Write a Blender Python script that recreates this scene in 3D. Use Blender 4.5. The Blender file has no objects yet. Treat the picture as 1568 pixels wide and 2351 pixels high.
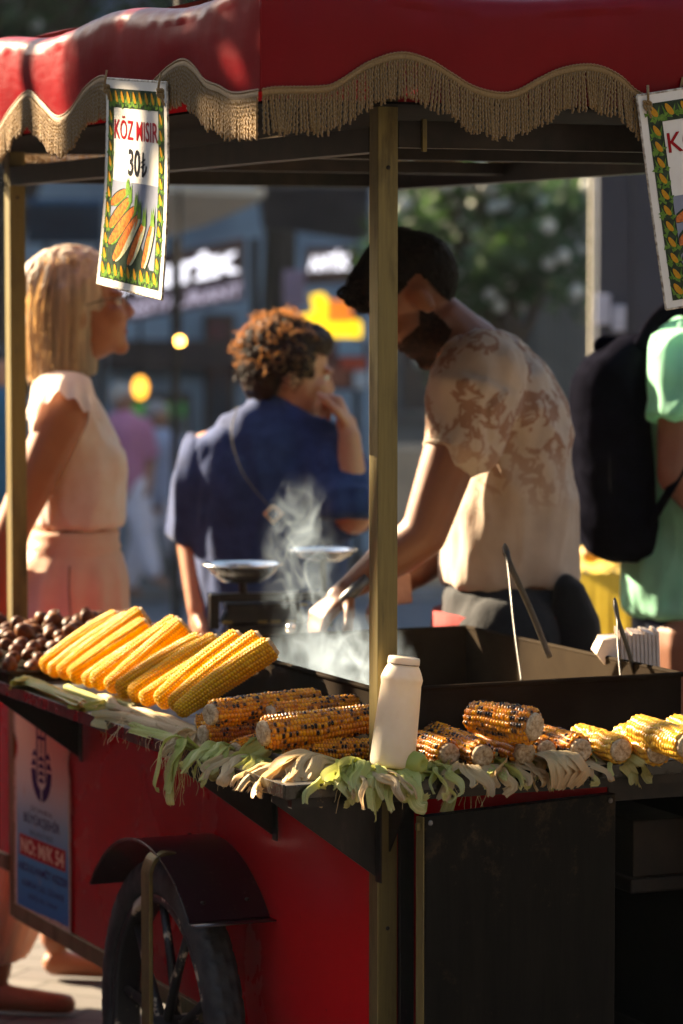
import bpy, bmesh, math, random
import numpy as np
from mathutils import Vector, Matrix, noise
R = math.radians
PI = math.pi
V = Vector
sc = bpy.context.scene
col = sc.collection

# ------------------------------------------------------------------ camera
CAMH = 1.65
FPX = 7500.0                       # focal length in units of a 1568 px wide picture
PITCH = math.atan(515.0 / FPX)
cam_d = bpy.data.cameras.new('camera'); cam = bpy.data.objects.new('camera', cam_d); col.objects.link(cam)
cam.location = (0, 0, CAMH); cam.rotation_euler = (PI / 2 - PITCH, 0, 0)
cam_d.sensor_fit = 'HORIZONTAL'; cam_d.sensor_width = 24.0; cam_d.lens = 24.0 * FPX / 1568
cam_d.clip_start = 0.1; cam_d.clip_end = 500
cam_d.dof.use_dof = True; cam_d.dof.focus_distance = 5.28; cam_d.dof.aperture_fstop = 4.2
sc.camera = cam

# ------------------------------------------------------------------ light
SUN_AZ, SUN_EL = R(55), R(27)       # azimuth measured from +Y towards -X
w = bpy.data.worlds.new('World'); sc.world = w; w.use_nodes = True
wn = w.node_tree; bg = wn.nodes['Background']
sky = wn.nodes.new('ShaderNodeTexSky'); sky.sky_type = 'NISHITA'; sky.sun_disc = False
sky.sun_elevation = SUN_EL; sky.sun_rotation = -SUN_AZ
wn.links.new(sky.outputs[0], bg.inputs[0]); bg.inputs[1].default_value = 0.065
sd = bpy.data.lights.new('sun', 'SUN'); sun = bpy.data.objects.new('sun', sd); col.objects.link(sun)
sd.energy = 5.0; sd.angle = R(0.5); sd.color = (1.0, 0.86, 0.68)
sdir = V((-math.sin(SUN_AZ) * math.cos(SUN_EL), math.cos(SUN_AZ) * math.cos(SUN_EL), math.sin(SUN_EL)))
sun.rotation_euler = sdir.to_track_quat('Z', 'Y').to_euler(); sun.location = sdir * 30
sc.view_settings.view_transform = 'Standard'; sc.view_settings.look = 'None'
sc.view_settings.exposure = 2.7; sc.view_settings.gamma = 1.0
sc.view_settings.use_white_balance = True; sc.view_settings.white_balance_temperature = 7600; sc.view_settings.white_balance_tint = 8
sc.cycles.use_denoising = True
sc.cycles.max_bounces = 7; sc.cycles.diffuse_bounces = 3; sc.cycles.glossy_bounces = 3
sc.cycles.transmission_bounces = 4; sc.cycles.transparent_max_bounces = 8; sc.cycles.volume_bounces = 1
sc.cycles.caustics_reflective = False; sc.cycles.caustics_refractive = False
sc.cycles.sample_clamp_indirect = 6.0

# ------------------------------------------------------------------ pixel <-> space (units: the 1568 x 2351 view of the photograph)
_f = V((0, math.cos(PITCH), -math.sin(PITCH))); _u = V((0, math.sin(PITCH), math.cos(PITCH)))
EYE = V((0, 0, CAMH))
def ray(px, py): return V((1, 0, 0)) * ((px - 784) / FPX) + _u * ((1175.5 - py) / FPX) + _f
def at_y(px, py, y): d = ray(px, py); return EYE + d * (y / d.y)
def on_z(px, py, z): d = ray(px, py); return EYE + d * ((z - CAMH) / d.z)
TH = math.atan(3284.0 / math.hypot(FPX, 515.0))
O = V((0.058, 5.2, 0)); VD = V((math.cos(TH), math.sin(TH), 0)); UD = V((-math.sin(TH), math.cos(TH), 0))
def C(v, u, z): return O + VD * v + UD * u + V((0, 0, z))          # cart coordinates to world
def toc(p): q = p - O; return V((q.dot(VD), q.dot(UD), p.z))
def on_v(px, py, v): d = ray(px, py); return toc(EYE + d * ((v - (EYE - O).dot(VD)) / d.dot(VD)))
def on_u(px, py, u): d = ray(px, py); return toc(EYE + d * ((u - (EYE - O).dot(UD)) / d.dot(UD)))
def czs(px, py, z): return toc(on_z(px, py, z))
CART_M = Matrix.Translation(O) @ Matrix.Rotation(TH, 4, 'Z')

# ------------------------------------------------------------------ mesh builder
class MB:
    def __init__(s): s.v = []; s.f = []; s.uv = {}; s.mi = []; s.at = {}
    def add(s, vs, fs, mi=0, uvs=None):
        b = len(s.v); s.v += [tuple(x) for x in vs]; s.f += [tuple(i + b for i in f) for f in fs]; s.mi += [mi] * len(fs)
        if uvs:
            for i, q in enumerate(uvs): s.uv[b + i] = q
        return b
    def box(s, lo, hi, m=None, mi=0):
        x0, y0, z0 = lo; x1, y1, z1 = hi
        vs = [V(p) for p in ((x0,y0,z0),(x1,y0,z0),(x1,y1,z0),(x0,y1,z0),(x0,y0,z1),(x1,y0,z1),(x1,y1,z1),(x0,y1,z1))]
        if m is not None: vs = [m @ p for p in vs]
        s.add(vs, [(0,3,2,1),(4,5,6,7),(0,1,5,4),(1,2,6,5),(2,3,7,6),(3,0,4,7)], mi)
    def tube(s, pts, rad, n=8, cap=True, mi=0, flat=None):
        pts = [V(p) for p in pts]; k = len(pts)
        rad = [rad] * k if not isinstance(rad, (list, tuple)) else list(rad)
        up = None; vs = []
        for i in range(k):
            t = (pts[min(i+1,k-1)] - pts[max(i-1,0)]).normalized()
            if up is None:
                a = V((0,0,1)) if abs(t.z) < .9 else V((1,0,0)); up = (a - t * a.dot(t)).normalized()
            else:
                up = up - t * up.dot(t)
                up = up.normalized() if up.length > 1e-6 else t.orthogonal().normalized()
            b = t.cross(up)
            for j in range(n):
                a = 2 * PI * j / n; f = flat if flat else 1
                vs.append(pts[i] + up * (math.cos(a) * rad[i]) + b * (math.sin(a) * rad[i] * f))
        fs = [(i*n+j, i*n+(j+1)%n, (i+1)*n+(j+1)%n, (i+1)*n+j) for i in range(k-1) for j in range(n)]
        if cap: fs += [tuple(reversed(range(n))), tuple(range((k-1)*n, k*n))]
        s.add(vs, fs, mi)
    def rings(s, rings, cap=True, mi=0):
        n = len(rings[0]); k = len(rings); vs = [p for r in rings for p in r]
        fs = [(i*n+j, i*n+(j+1)%n, (i+1)*n+(j+1)%n, (i+1)*n+j) for i in range(k-1) for j in range(n)]
        if cap: fs += [tuple(reversed(range(n))), tuple(range((k-1)*n, k*n))]
        s.add(vs, fs, mi)
    def lathe(s, prof, n=32, m=None, cap=True, mi=0):       # prof: (r, z)
        rg = [[V((r*math.cos(2*PI*j/n), r*math.sin(2*PI*j/n), z)) for j in range(n)] for r, z in prof]
        if m is not None: rg = [[m @ p for p in q] for q in rg]
        s.rings(rg, cap, mi)
    def ell(s, c, r, m=None, nu=16, nv=10, mi=0):
        c = V(c); r = (r, r, r) if not isinstance(r, (tuple, list)) else r; rg = []
        for i in range(nv + 1):
            a = PI * (i + .02) / (nv + .04) ; z = -math.cos(a); q = math.sin(a)
            ring = []
            for j in range(nu):
                b = 2*PI*j/nu; p = V((r[0]*q*math.cos(b), r[1]*q*math.sin(b), r[2]*z))
                if m is not None: p = m @ p
                ring.append(c + p)
            rg.append(ring)
        s.rings(rg, True, mi)
    def cap(s, p0, r0, p1, r1, n=14, k=4):                  # tapered capsule
        p0 = V(p0); p1 = V(p1); t = (p1 - p0).normalized(); pts = []; rr = []
        for i in range(k): a = PI/2 * (i + .15) / k; pts.append(p0 - t * (r0 * math.cos(a))); rr.append(r0 * math.sin(a))
        pts += [p0, p1]; rr += [r0, r1]
        for i in reversed(range(k)): a = PI/2 * (i + .15) / k; pts.append(p1 + t * (r1 * math.cos(a))); rr.append(r1 * math.sin(a))
        s.tube(pts, rr, n)
    def chain(s, pr):
        for (a, ra), (b, rb) in zip(pr, pr[1:]): s.cap(a, ra, b, rb)
    def loft(s, rows, n=24, k=2.4):                         # rows: (centre, rx, ry, yaw)
        rg = []
        for c, rx, ry, yaw in rows:
            c = V(c); ca, sa = math.cos(yaw), math.sin(yaw); ring = []
            for j in range(n):
                a = 2*PI*j/n; x = math.copysign(abs(math.cos(a))**(2/k), math.cos(a))*rx; y = math.copysign(abs(math.sin(a))**(2/k), math.sin(a))*ry
                ring.append(c + V((x*ca - y*sa, x*sa + y*ca, 0)))
            rg.append(ring)
        s.rings(rg)
    def grid(s, fn, nu, nv, mi=0, flip=False, uv=True):
        vs = [fn(i/nu, j/nv) for j in range(nv+1) for i in range(nu+1)]
        q = lambda i, j: j*(nu+1)+i
        fs = [(q(i,j), q(i+1,j), q(i+1,j+1), q(i,j+1)) for j in range(nv) for i in range(nu)]
        if flip: fs = [tuple(reversed(f)) for f in fs]
        s.add(vs, fs, mi, [(i/nu, j/nv) for j in range(nv+1) for i in range(nu+1)] if uv else None)
    def prism(s, poly, d, m=None, mi=0):                    # polygon points (3D) extruded by vector d
        poly = [V(p) for p in poly]; n = len(poly); d = V(d)
        vs = poly + [p + d for p in poly]
        if m is not None: vs = [m @ p for p in vs]
        s.add(vs, [tuple(reversed(range(n))), tuple(range(n, 2*n))] + [(i, (i+1)%n, n+(i+1)%n, n+i) for i in range(n)], mi)
    def mesh(s, name='m', smooth=True):
        me = bpy.data.meshes.new(name); me.from_pydata(s.v, [], s.f); me.update()
        if any(s.mi): me.polygons.foreach_set('material_index', s.mi)
        if s.uv:
            ul = me.uv_layers.new(name='UVMap')
            li = np.empty(len(me.loops), dtype=np.int32); me.loops.foreach_get('vertex_index', li)
            arr = np.zeros((len(s.v), 2), dtype=np.float32)
            for k, q in s.uv.items(): arr[k] = q
            ul.data.foreach_set('uv', arr[li].ravel())
        for k, vals in s.at.items():
            a = me.attributes.new(k, 'FLOAT', 'POINT'); a.data.foreach_set('value', vals)
        if smooth: me.polygons.foreach_set('use_smooth', [True]*len(me.polygons))
        return me

ROOT = {}
def fixn(me):
    bm = bmesh.new(); bm.from_mesh(me); bmesh.ops.recalc_face_normals(bm, faces=bm.faces); bm.to_mesh(me); bm.free()
def thing(name, label, cat, M, group=None, kind=None):
    o = bpy.data.objects.new(name, None); col.objects.link(o); o.empty_display_size = .05
    o.matrix_world = M; ROOT[o.name] = M.copy(); o['label'] = label; o['category'] = cat
    if group: o['group'] = group
    if kind: o['kind'] = kind
    return o
def link(name, me, mats, parent=None, bevel=0, sub=0):
    if not isinstance(mats, (list, tuple)): mats = [mats]
    for m in mats: me.materials.append(m)
    o = bpy.data.objects.new(name, me); col.objects.link(o)
    if parent is not None: o.parent = parent; ROOT[o.name] = ROOT[parent.name]
    if bevel:
        b = o.modifiers.new('bevel', 'BEVEL'); b.width = bevel; b.segments = 2; b.limit_method = 'ANGLE'; b.angle_limit = R(35)
    if sub: m = o.modifiers.new('sub', 'SUBSURF'); m.levels = m.render_levels = sub
    return o
def part(name, mb, mats, parent, world=False, smooth=False, bevel=0, fix=False, sub=0, label=None):
    me = mb.mesh(name, smooth) if isinstance(mb, MB) else mb
    if world: me.transform(ROOT[parent.name].inverted())
    if fix: fixn(me)
    o = link(name, me, mats, parent, bevel, sub)
    if label: o['label'] = label
    return o
def solo(name, mb, mats, label=None, cat=None, group=None, kind=None, smooth=False, bevel=0, fix=False, M=None, sub=0):
    me = mb.mesh(name, smooth) if isinstance(mb, MB) else mb    # mesh given in world space, or in M space
    if M is None:
        co = np.empty(len(me.vertices)*3, dtype=np.float32); me.vertices.foreach_get('co', co); co = co.reshape(-1, 3)
        c = (co.min(0) + co.max(0)) / 2; M = Matrix.Translation((float(c[0]), float(c[1]), float(co[:, 2].min())))
        me.transform(M.inverted())
    if fix: fixn(me)
    o = link(name, me, mats, None, bevel, sub); o.matrix_world = M; ROOT[o.name] = M.copy()
    if label: o['label'] = label
    if cat: o['category'] = cat
    if group: o['group'] = group
    if kind: o['kind'] = kind
    return o
def blob(mb, voxel, smooth=3, adapt=0):
    me = mb.mesh('tmp'); o = bpy.data.objects.new('tmp', me); col.objects.link(o)
    m = o.modifiers.new('r', 'REMESH'); m.mode = 'VOXEL'; m.voxel_size = voxel; m.use_smooth_shade = True
    if smooth: k = o.modifiers.new('s', 'SMOOTH'); k.iterations = smooth; k.factor = .6
    dg = bpy.context.evaluated_depsgraph_get(); out = bpy.data.meshes.new_from_object(o.evaluated_get(dg))
    bpy.data.objects.remove(o); bpy.data.meshes.remove(me); out.materials.clear()
    out.polygons.foreach_set('use_smooth', [True]*len(out.polygons))
    return out
def wrinkle(me, amp, sx, sy, sz, seed=0, mask=None):
    nr = [v.normal.copy() for v in me.vertices]
    for v, n in zip(me.vertices, nr):
        c = v.co; k = noise.noise(V((c.x*sx + seed, c.y*sy, c.z*sz))) + .5*noise.noise(V((c.x*sx*2.1, c.y*sy*2.1 + seed, c.z*sz*2.1)))
        k = 1 - 2*abs(k) if k < .5 else k
        v.co = c + n * (amp * k * (mask(c) if mask else 1))
    me.update()
def crop(me, keep):                                          # delete vertices where keep(co) is False
    bm = bmesh.new(); bm.from_mesh(me)
    bmesh.ops.delete(bm, geom=[v for v in bm.verts if not keep(v.co)], context='VERTS'); bm.to_mesh(me); bm.free(); me.update()
def smoothstep(a, b, x): t = min(1, max(0, (x-a)/(b-a))); return t*t*(3-2*t)
def spline(keys, x):                                         # monotone-ish Catmull-Rom through sorted (x, y)
    if x <= keys[0][0]: return keys[0][1]
    if x >= keys[-1][0]: return keys[-1][1]
    i = max(k for k in range(len(keys)-1) if keys[k][0] <= x)
    x1, y1 = keys[i]; x2, y2 = keys[i+1]; x0, y0 = keys[max(i-1,0)]; x3, y3 = keys[min(i+2,len(keys)-1)]
    t = (x-x1)/(x2-x1); m1 = (y2-y0)/(x2-x0)*(x2-x1) if x2 != x0 else 0; m2 = (y3-y1)/(x3-x1)*(x2-x1) if x3 != x1 else 0
    return (2*t**3-3*t*t+1)*y1+(t**3-2*t*t+t)*m1+(-2*t**3+3*t*t)*y2+(t**3-t*t)*m2
def curve3(P, n):                                            # Catmull-Rom polyline through 3D points
    P = [V(p) for p in P]; out = []
    for i in range(n+1):
        x = i/n*(len(P)-1); k = min(int(x), len(P)-2); t = x-k
        p0, p1, p2, p3 = P[max(k-1,0)], P[k], P[k+1], P[min(k+2,len(P)-1)]
        out.append(.5*((2*p1)+(p2-p0)*t+(2*p0-5*p1+4*p2-p3)*t*t+(3*p1-p0-3*p2+p3)*t**3))
    return out

# ------------------------------------------------------------------ materials
class NT:
    def __init__(s, name):
        s.m = bpy.data.materials.new(name); s.m.use_nodes = True; s.t = s.m.node_tree; s.n = s.t.nodes
        s.b = s.n['Principled BSDF']; s.out = s.n['Material Output']; s.tc = s.n.new('ShaderNodeTexCoord')
    def l(s, a, b): s.t.links.new(a, b)
    def coord(s, kind='Object', sc=(1,1,1), rot=(0,0,0)):
        mp = s.n.new('ShaderNodeMapping'); s.l(s.tc.outputs[kind], mp.inputs[0]); mp.inputs['Scale'].default_value = sc; mp.inputs['Rotation'].default_value = rot
        return mp.outputs[0]
    def noise(s, scale=10, detail=4, sc=(1,1,1), rough=.55, kind='Object', dist=0):
        n = s.n.new('ShaderNodeTexNoise'); s.l(s.coord(kind, sc), n.inputs['Vector'])
        n.inputs['Scale'].default_value = scale; n.inputs['Detail'].default_value = detail; n.inputs['Roughness'].default_value = rough; n.inputs['Distortion'].default_value = dist
        return n.outputs[0]
    def voro(s, scale=10, feature='F1', sc=(1,1,1), kind='Object', out=0):
        n = s.n.new('ShaderNodeTexVoronoi'); n.feature = feature; s.l(s.coord(kind, sc), n.inputs['Vector']); n.inputs['Scale'].default_value = scale
        return n.outputs[out]
    def wave(s, scale=10, dist=1, sc=(1,1,1), kind='Object', d='X'):
        n = s.n.new('ShaderNodeTexWave'); n.bands_direction = d; s.l(s.coord(kind, sc), n.inputs['Vector']); n.inputs['Scale'].default_value = scale; n.inputs['Distortion'].default_value = dist; n.inputs['Detail'].default_value = 3
        return n.outputs[1]
    def attr(s, name):
        n = s.n.new('ShaderNodeAttribute'); n.attribute_name = name; return n.outputs['Fac']
    def ramp(s, fac, stops):
        n = s.n.new('ShaderNodeValToRGB'); s.l(fac, n.inputs[0]); e = n.color_ramp.elements
        while len(e) > 1: e.remove(e[-1])
        for i, (p, c) in enumerate(stops):
            if i == 0: e[0].position = p; el = e[0]
            else: el = e.new(p)
            el.color = (*c, 1) if len(c) == 3 else c
        return n.outputs[0]
    def mix(s, fac, a, b, mode='MIX'):
        n = s.n.new('ShaderNodeMix'); n.data_type = 'RGBA'; n.blend_type = mode
        for x, k in ((fac, 0), (a, 6), (b, 7)):
            if isinstance(x, (int, float)): n.inputs[k].default_value = x
            elif isinstance(x, tuple): n.inputs[k].default_value = (*x, 1)
            else: s.l(x, n.inputs[k])
        return n.outputs[2]
    def math(s, op, a, b=None, clamp=False):
        n = s.n.new('ShaderNodeMath'); n.operation = op; n.use_clamp = clamp
        for k, x in ((0, a), (1, b)):
            if x is None: continue
            if isinstance(x, (int, float)): n.inputs[k].default_value = x
            else: s.l(x, n.inputs[k])
        return n.outputs[0]
    def set(s, k, x):
        i = s.b.inputs[k]
        if isinstance(x, (int, float)): i.default_value = x
        elif isinstance(x, tuple): i.default_value = (*x, 1) if len(x) == 3 and i.type == 'RGBA' else x
        else: s.l(x, i)
        return s
    def bump(s, h, strength=.3, dist=.002):
        n = s.n.new('ShaderNodeBump'); n.inputs['Strength'].default_value = strength; n.inputs['Distance'].default_value = dist
        s.l(h, n.inputs['Height']); s.l(n.outputs[0], s.b.inputs['Normal']); return s
    def translucent(s, fac, colr):
        tr = s.n.new('ShaderNodeBsdfTranslucent')
        if isinstance(colr, tuple): tr.inputs[0].default_value = (*colr, 1)
        else: s.l(colr, tr.inputs[0])
        mx = s.n.new('ShaderNodeMixShader'); mx.inputs[0].default_value = fac
        s.l(s.b.outputs[0], mx.inputs[1]); s.l(tr.outputs[0], mx.inputs[2]); s.l(mx.outputs[0], s.out.inputs[0]); return s

def simple(name, c1, c2=None, scale=20, rough=.5, metal=0, bump=0, bd=.002, sc=(1,1,1), detail=5, coat=0, spec=None, r2=None, lo=.35, hi=.65, bscale=None):
    s = NT(name); c2 = c2 or tuple(x*.8 for x in c1)
    n = s.noise(scale, detail, sc); s.set('Base Color', s.ramp(n, [(lo, c1), (hi, c2)]))
    if r2 is not None: s.set('Roughness', s.ramp(n, [(.3, (rough,)*3), (.7, (r2,)*3)]))
    else: s.set('Roughness', rough)
    s.set('Metallic', metal)
    if coat: s.set('Coat Weight', coat); s.set('Coat Roughness', .08)
    if spec is not None: s.set('Specular IOR Level', spec)
    if bump: s.bump(s.noise(bscale or scale*2, 4, sc), bump, bd)
    return s.m
def emit(name, c, k):
    s = NT(name); s.set('Base Color', c); s.set('Emission Color', c); s.set('Emission Strength', k); return s.m

# ------------------------------------------------------------------ lettering
def text_shape(txt, bold=0.0, spacing=1.0):
    cu = bpy.data.curves.new('t', 'FONT'); cu.body = txt; cu.offset = bold; cu.space_character = spacing; cu.resolution_u = 3
    o = bpy.data.objects.new('t', cu); col.objects.link(o); bpy.context.view_layer.update()
    me = bpy.data.meshes.new_from_object(o.evaluated_get(bpy.context.evaluated_depsgraph_get()))
    vs = [(v.co.x, v.co.y) for v in me.vertices]; fs = [tuple(p.vertices) for p in me.polygons]
    bpy.data.objects.remove(o); bpy.data.curves.remove(cu); bpy.data.meshes.remove(me)
    xs = [p[0] for p in vs]; ys = [p[1] for p in vs]; x0, x1, y0, y1 = min(xs), max(xs), min(ys), max(ys)
    return [((x-x0)/(x1-x0), 1-(y-y0)/(y1-y0)) for x, y in vs], fs
class Patch:                                                 # four corners TL TR BR BL -> f(s,t), t downwards
    def __init__(s, tl, tr, br, bl, bulge=0, asp=1):
        s.c = [V(x) for x in (tl, tr, br, bl)]; s.n = (s.c[3]-s.c[0]).cross(s.c[1]-s.c[0]).normalized(); s.bulge = bulge
    def __call__(s, a, b, off=0):
        tl, tr, br, bl = s.c; p = (tl*(1-a)+tr*a)*(1-b) + (bl*(1-a)+br*a)*b
        return p + s.n * (off + s.bulge*math.sin(PI*b))
    def text(s, mb, txt, s0, s1, t0, t1, off=.0004, bold=0, mi=0, spacing=1, slant=0):
        vs, fs = text_shape(txt, bold, spacing)
        mb.add([s(s0+(s1-s0)*x + slant*(1-y), t0+(t1-t0)*y, off) for x, y in vs], fs, mi)
    def poly(s, mb, pts, off=.0003, mi=0):
        mb.add([s(a, b, off) for a, b in pts], [tuple(range(len(pts)))], mi)
    def rect(s, mb, s0, s1, t0, t1, off=.0002, mi=0, n=8):
        mb.grid(lambda a, b: s(s0+(s1-s0)*a, t0+(t1-t0)*b, off), 1, n, mi)
# ------------------------------------------------------------------ material set
def m_steel(name, c=(.55,.55,.56), rough=.32, dirt=(.10,.085,.07), amt=.5, sc=(1,1,1), scale=9):
    s = NT(name); n = s.noise(scale, 8, sc, .7); f = s.noise(180, 2, (1,1,.06))
    k = s.ramp(n, [(amt-.14, c), (amt+.18, dirt)]); k = s.mix(.25, k, s.ramp(f, [(.3, tuple(x*.5 for x in c)), (.7, c)]))
    s.set('Base Color', k); s.set('Metallic', s.ramp(n, [(amt, (.95,)*3), (amt+.2, (.35,)*3)]))
    s.set('Roughness', s.ramp(n, [(amt-.1, (rough,)*3), (amt+.2, (.6,)*3)])); s.bump(f, .04, .001); return s.m
def m_brass(name, c=(.40,.34,.13), dark=(.10,.075,.03), rough=.42):
    s = NT(name); n = s.noise(14, 7, (1,1,.25), .65); f = s.noise(240, 2, (1,1,.05))
    k = s.ramp(n, [(.30, dark), (.46, c), (.75, tuple(x*1.15 for x in c))]); k = s.mix(.3, k, s.ramp(f, [(.3, dark), (.7, c)]))
    s.set('Base Color', k); s.set('Metallic', .55); s.set('Roughness', s.ramp(n, [(.3, (.6,)*3), (.6, (rough,)*3)])); s.bump(f, .05, .001); return s.m
steel = m_steel('steel', (.30,.29,.28), .32, (.06,.05,.04)); steel_rail = m_steel('rail_steel', (.07,.066,.062), .2, (.02,.014,.010), .52)
steel_dark = m_steel('smoked_steel', (.16,.145,.13), .38, (.035,.028,.022), .5, scale=6)
brass = m_brass('brass', (.19,.145,.052), (.05,.034,.014))
iron = simple('dark_iron', (.012,.010,.009), (.03,.022,.016), 18, .5, .5, .1)
black = simple('black_metal', (.006,.006,.0065), (.014,.012,.010), 30, .4, .3, .1)
pan_steel = simple('pan_steel', (.026,.018,.011), (.012,.0075,.0045), 5, .8, 0, .1, spec=.02)

s = NT('red_paint'); n = s.noise(3, 5); d = s.noise(70, 3, rough=.7)
k = s.ramp(n, [(.3, (.50,.0015,.005)), (.7, (.43,.0014,.005))]); sp = s.ramp(d, [(.70, (0,0,0)), (.76, (1,1,1))])
s.set('Base Color', s.mix(sp, k, (.16,.01,.008))); s.set('Roughness', s.ramp(n, [(.3, (.22,)*3), (.7, (.3,)*3)])); s.set('Coat Weight', .10); s.set('Coat Roughness', .05); s.set('Specular IOR Level', .08)
s.bump(s.noise(3.2, 1), .22, .02); red_paint = s.m
s = NT('vinyl'); n = s.noise(5, 6, (1,1,.6), .6); g = s.noise(34, 6, (.5,.5,2.2), .75); st = s.noise(9, 8, (1,1,.3), .8)
k = s.ramp(n, [(.3, (.15,.0008,.004)), (.7, (.20,.0012,.005))]); k = s.mix(s.ramp(st, [(.62, (0,)*3), (.74, (.75,)*3)]), k, (.14,.008,.010))
k = s.mix(s.ramp(g, [(.60, (0,)*3), (.78, (.35,)*3)]), k, (.24,.02,.03)); s.set('Base Color', k)
s.set('Specular IOR Level', .12); s.set('Roughness', s.ramp(g, [(.3, (.30,)*3), (.7, (.45,)*3)])); s.bump(s.noise(26, 3, (1,1,.5)), .22, .004); s.translucent(.015, (.8,.02,.03)); vinyl = s.m
s = NT('fringe_cord'); n = s.noise(420, 2); s.set('Base Color', s.ramp(n, [(.3, (.15,.078,.018)), (.7, (.33,.19,.052))])); s.set('Roughness', .6); s.set('Sheen Weight', .3)
s.translucent(.15, (.7,.45,.18)); cord = s.m
s = NT('tyre_rubber'); n = s.noise(40, 5); s.set('Base Color', s.ramp(n, [(.35, (.012,.012,.012)), (.7, (.045,.04,.036))])); s.set('Roughness', .72); s.bump(s.noise(300, 3), .25, .001); rubber = s.m
s = NT('peeling_paint'); n = s.noise(13, 8, (1,1,.7), .68); s.set('Base Color', s.ramp(n, [(.0, (.012,.012,.014)), (.565, (.02,.018,.018)), (.585, (.52,.40,.27)), (.68, (.62,.52,.38)), (.76, (.20,.10,.05))])); s.set('Roughness', .5); s.bump(n, .5, .001); peel = s.m
s = NT('mudguard_paint'); n = s.noise(60, 4, rough=.7); s.set('Base Color', s.ramp(n, [(.62, (.022,.003,.007)), (.72, (.10,.06,.05))])); s.set('Roughness', .3); s.set('Coat Weight', .5); s.set('Coat Roughness', .1); s.bump(s.noise(5, 2), .1, .01); guard_paint = s.m
s = NT('door_steel'); n = s.noise(7, 8, (1,1,.22), .72); f = s.noise(60, 5, (1.2,1,.08), .7)
s.set('Base Color', s.mix(.5, s.ramp(n, [(.42, (.002,.0018,.0015)), (.62, (.008,.006,.0045)), (.8, (.06,.038,.024))]), s.ramp(f, [(.4, (.002,.0018,.0015)), (.75, (.014,.011,.008))])))
sm_ = s.noise(3.2, 9, rough=.8)
s.set('Base Color', s.mix(s.ramp(sm_, [(.56, (0,)*3), (.68, (.8,)*3)]), s.b.inputs['Base Color'].links[0].from_socket, (.075,.045,.022))); s.set('Metallic', .1); s.set('Specular IOR Level', .08); s.set('Roughness', s.ramp(f, [(.3, (.35,)*3), (.7, (.6,)*3)])); door_mat = s.m
s = NT('bracket_iron'); n = s.noise(22, 8, (1,1,.25), .75); s.set('Base Color', s.ramp(n, [(.4, (.007,.005,.005)), (.6, (.016,.011,.010)), (.78, (.08,.06,.045))])); s.set('Metallic', .5); s.set('Roughness', .42); bracket_mat = s.m
inner_black = simple('soot', (.004,.0035,.003), (.009,.007,.005), 12, .9, spec=.1)  # near-black base that stands in for shade inside the cart and canopy

# ------------------------------------------------------------------ the corn cart
cart = thing('food_cart', 'red street food cart with fringed red canopy, brass posts, steel counter and one big wheel', 'food cart', CART_M)
SH = .875                                  # counter height
WU = 1.90; WV = .70                        # body length and width
# red side walls
def wallbox(name, lo, hi, mat, bevel=.002, **k): mb = MB(); mb.box(lo, hi); return part(name, mb, mat, cart, bevel=bevel, **k)
wallbox('side_panel', (.004, .034, .335), (.012, WU, .835), red_paint, 0, label='glossy red long side panel')
wallbox('side_panel', (WV-.012, .034, .335), (WV-.004, WU, .835), red_paint, 0)
wallbox('rear_panel', (.03, WU+.004, .335), (WV-.03, WU+.012, .835), red_paint, 0)
mb = MB(); mb.box((.036, .006, .32), (.42, .014, .835)); part('front_panel', mb, red_paint, cart)
mb = MB(); mb.box((.012, .036, .318), (WV-.012, WU, .326)); part('floor_pan', mb, inner_black, cart)
# compartment lining, painted near black for the shade behind the opening
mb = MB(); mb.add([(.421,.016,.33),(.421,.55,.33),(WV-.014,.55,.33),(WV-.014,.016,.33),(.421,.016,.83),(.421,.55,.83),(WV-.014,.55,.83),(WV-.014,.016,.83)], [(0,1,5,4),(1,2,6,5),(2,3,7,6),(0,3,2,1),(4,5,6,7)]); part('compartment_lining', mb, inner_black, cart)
for z in (.315, .80): mb = MB(); mb.box((.42, .002, z), (WV, .014, z+.032)); part('front_beam', mb, iron, cart, bevel=.001)
# bottom and corner trims
for lo, hi in (((-.003, .036, .300), (.012, WU, .334)), ((WV-.012, .036, .300), (WV+.003, WU, .334)), ((.036, -.002, .300), (WV-.036, .012, .3185)), ((.036, WU, .300), (WV-.036, WU+.014, .334))):
    wallbox('base_trim', lo, hi, brass, .001)
# posts run from the chassis to the canopy
PV = .852                                    # the right posts stand outboard of the body
for (v, u) in ((0, 0), (0, WU), (PV, WU), (PV, 0)):
    mb = MB(); mb.box((v, u, .30 if v == 0 else .80), (v+.035, u+.035, 2.0)) ; p = part('post', mb, brass, cart, bevel=.0015)
    for z in ((1.84, .62) if v == 0 else (1.84,)):
        mb = MB(); mb.lathe([(.0035, 0), (.0035, .0012), (.001, .002)], 10, Matrix.Translation((v+.0175, u-.0001, z)) @ Matrix.Rotation(PI/2, 4, 'X')); part('bolt', mb, iron, p, smooth=True)
mb = MB(); mb.box((.037, -.006, .305), (.062, .005, .834)); part('corner_angle', mb, bracket_mat, cart, bevel=.001)
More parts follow.
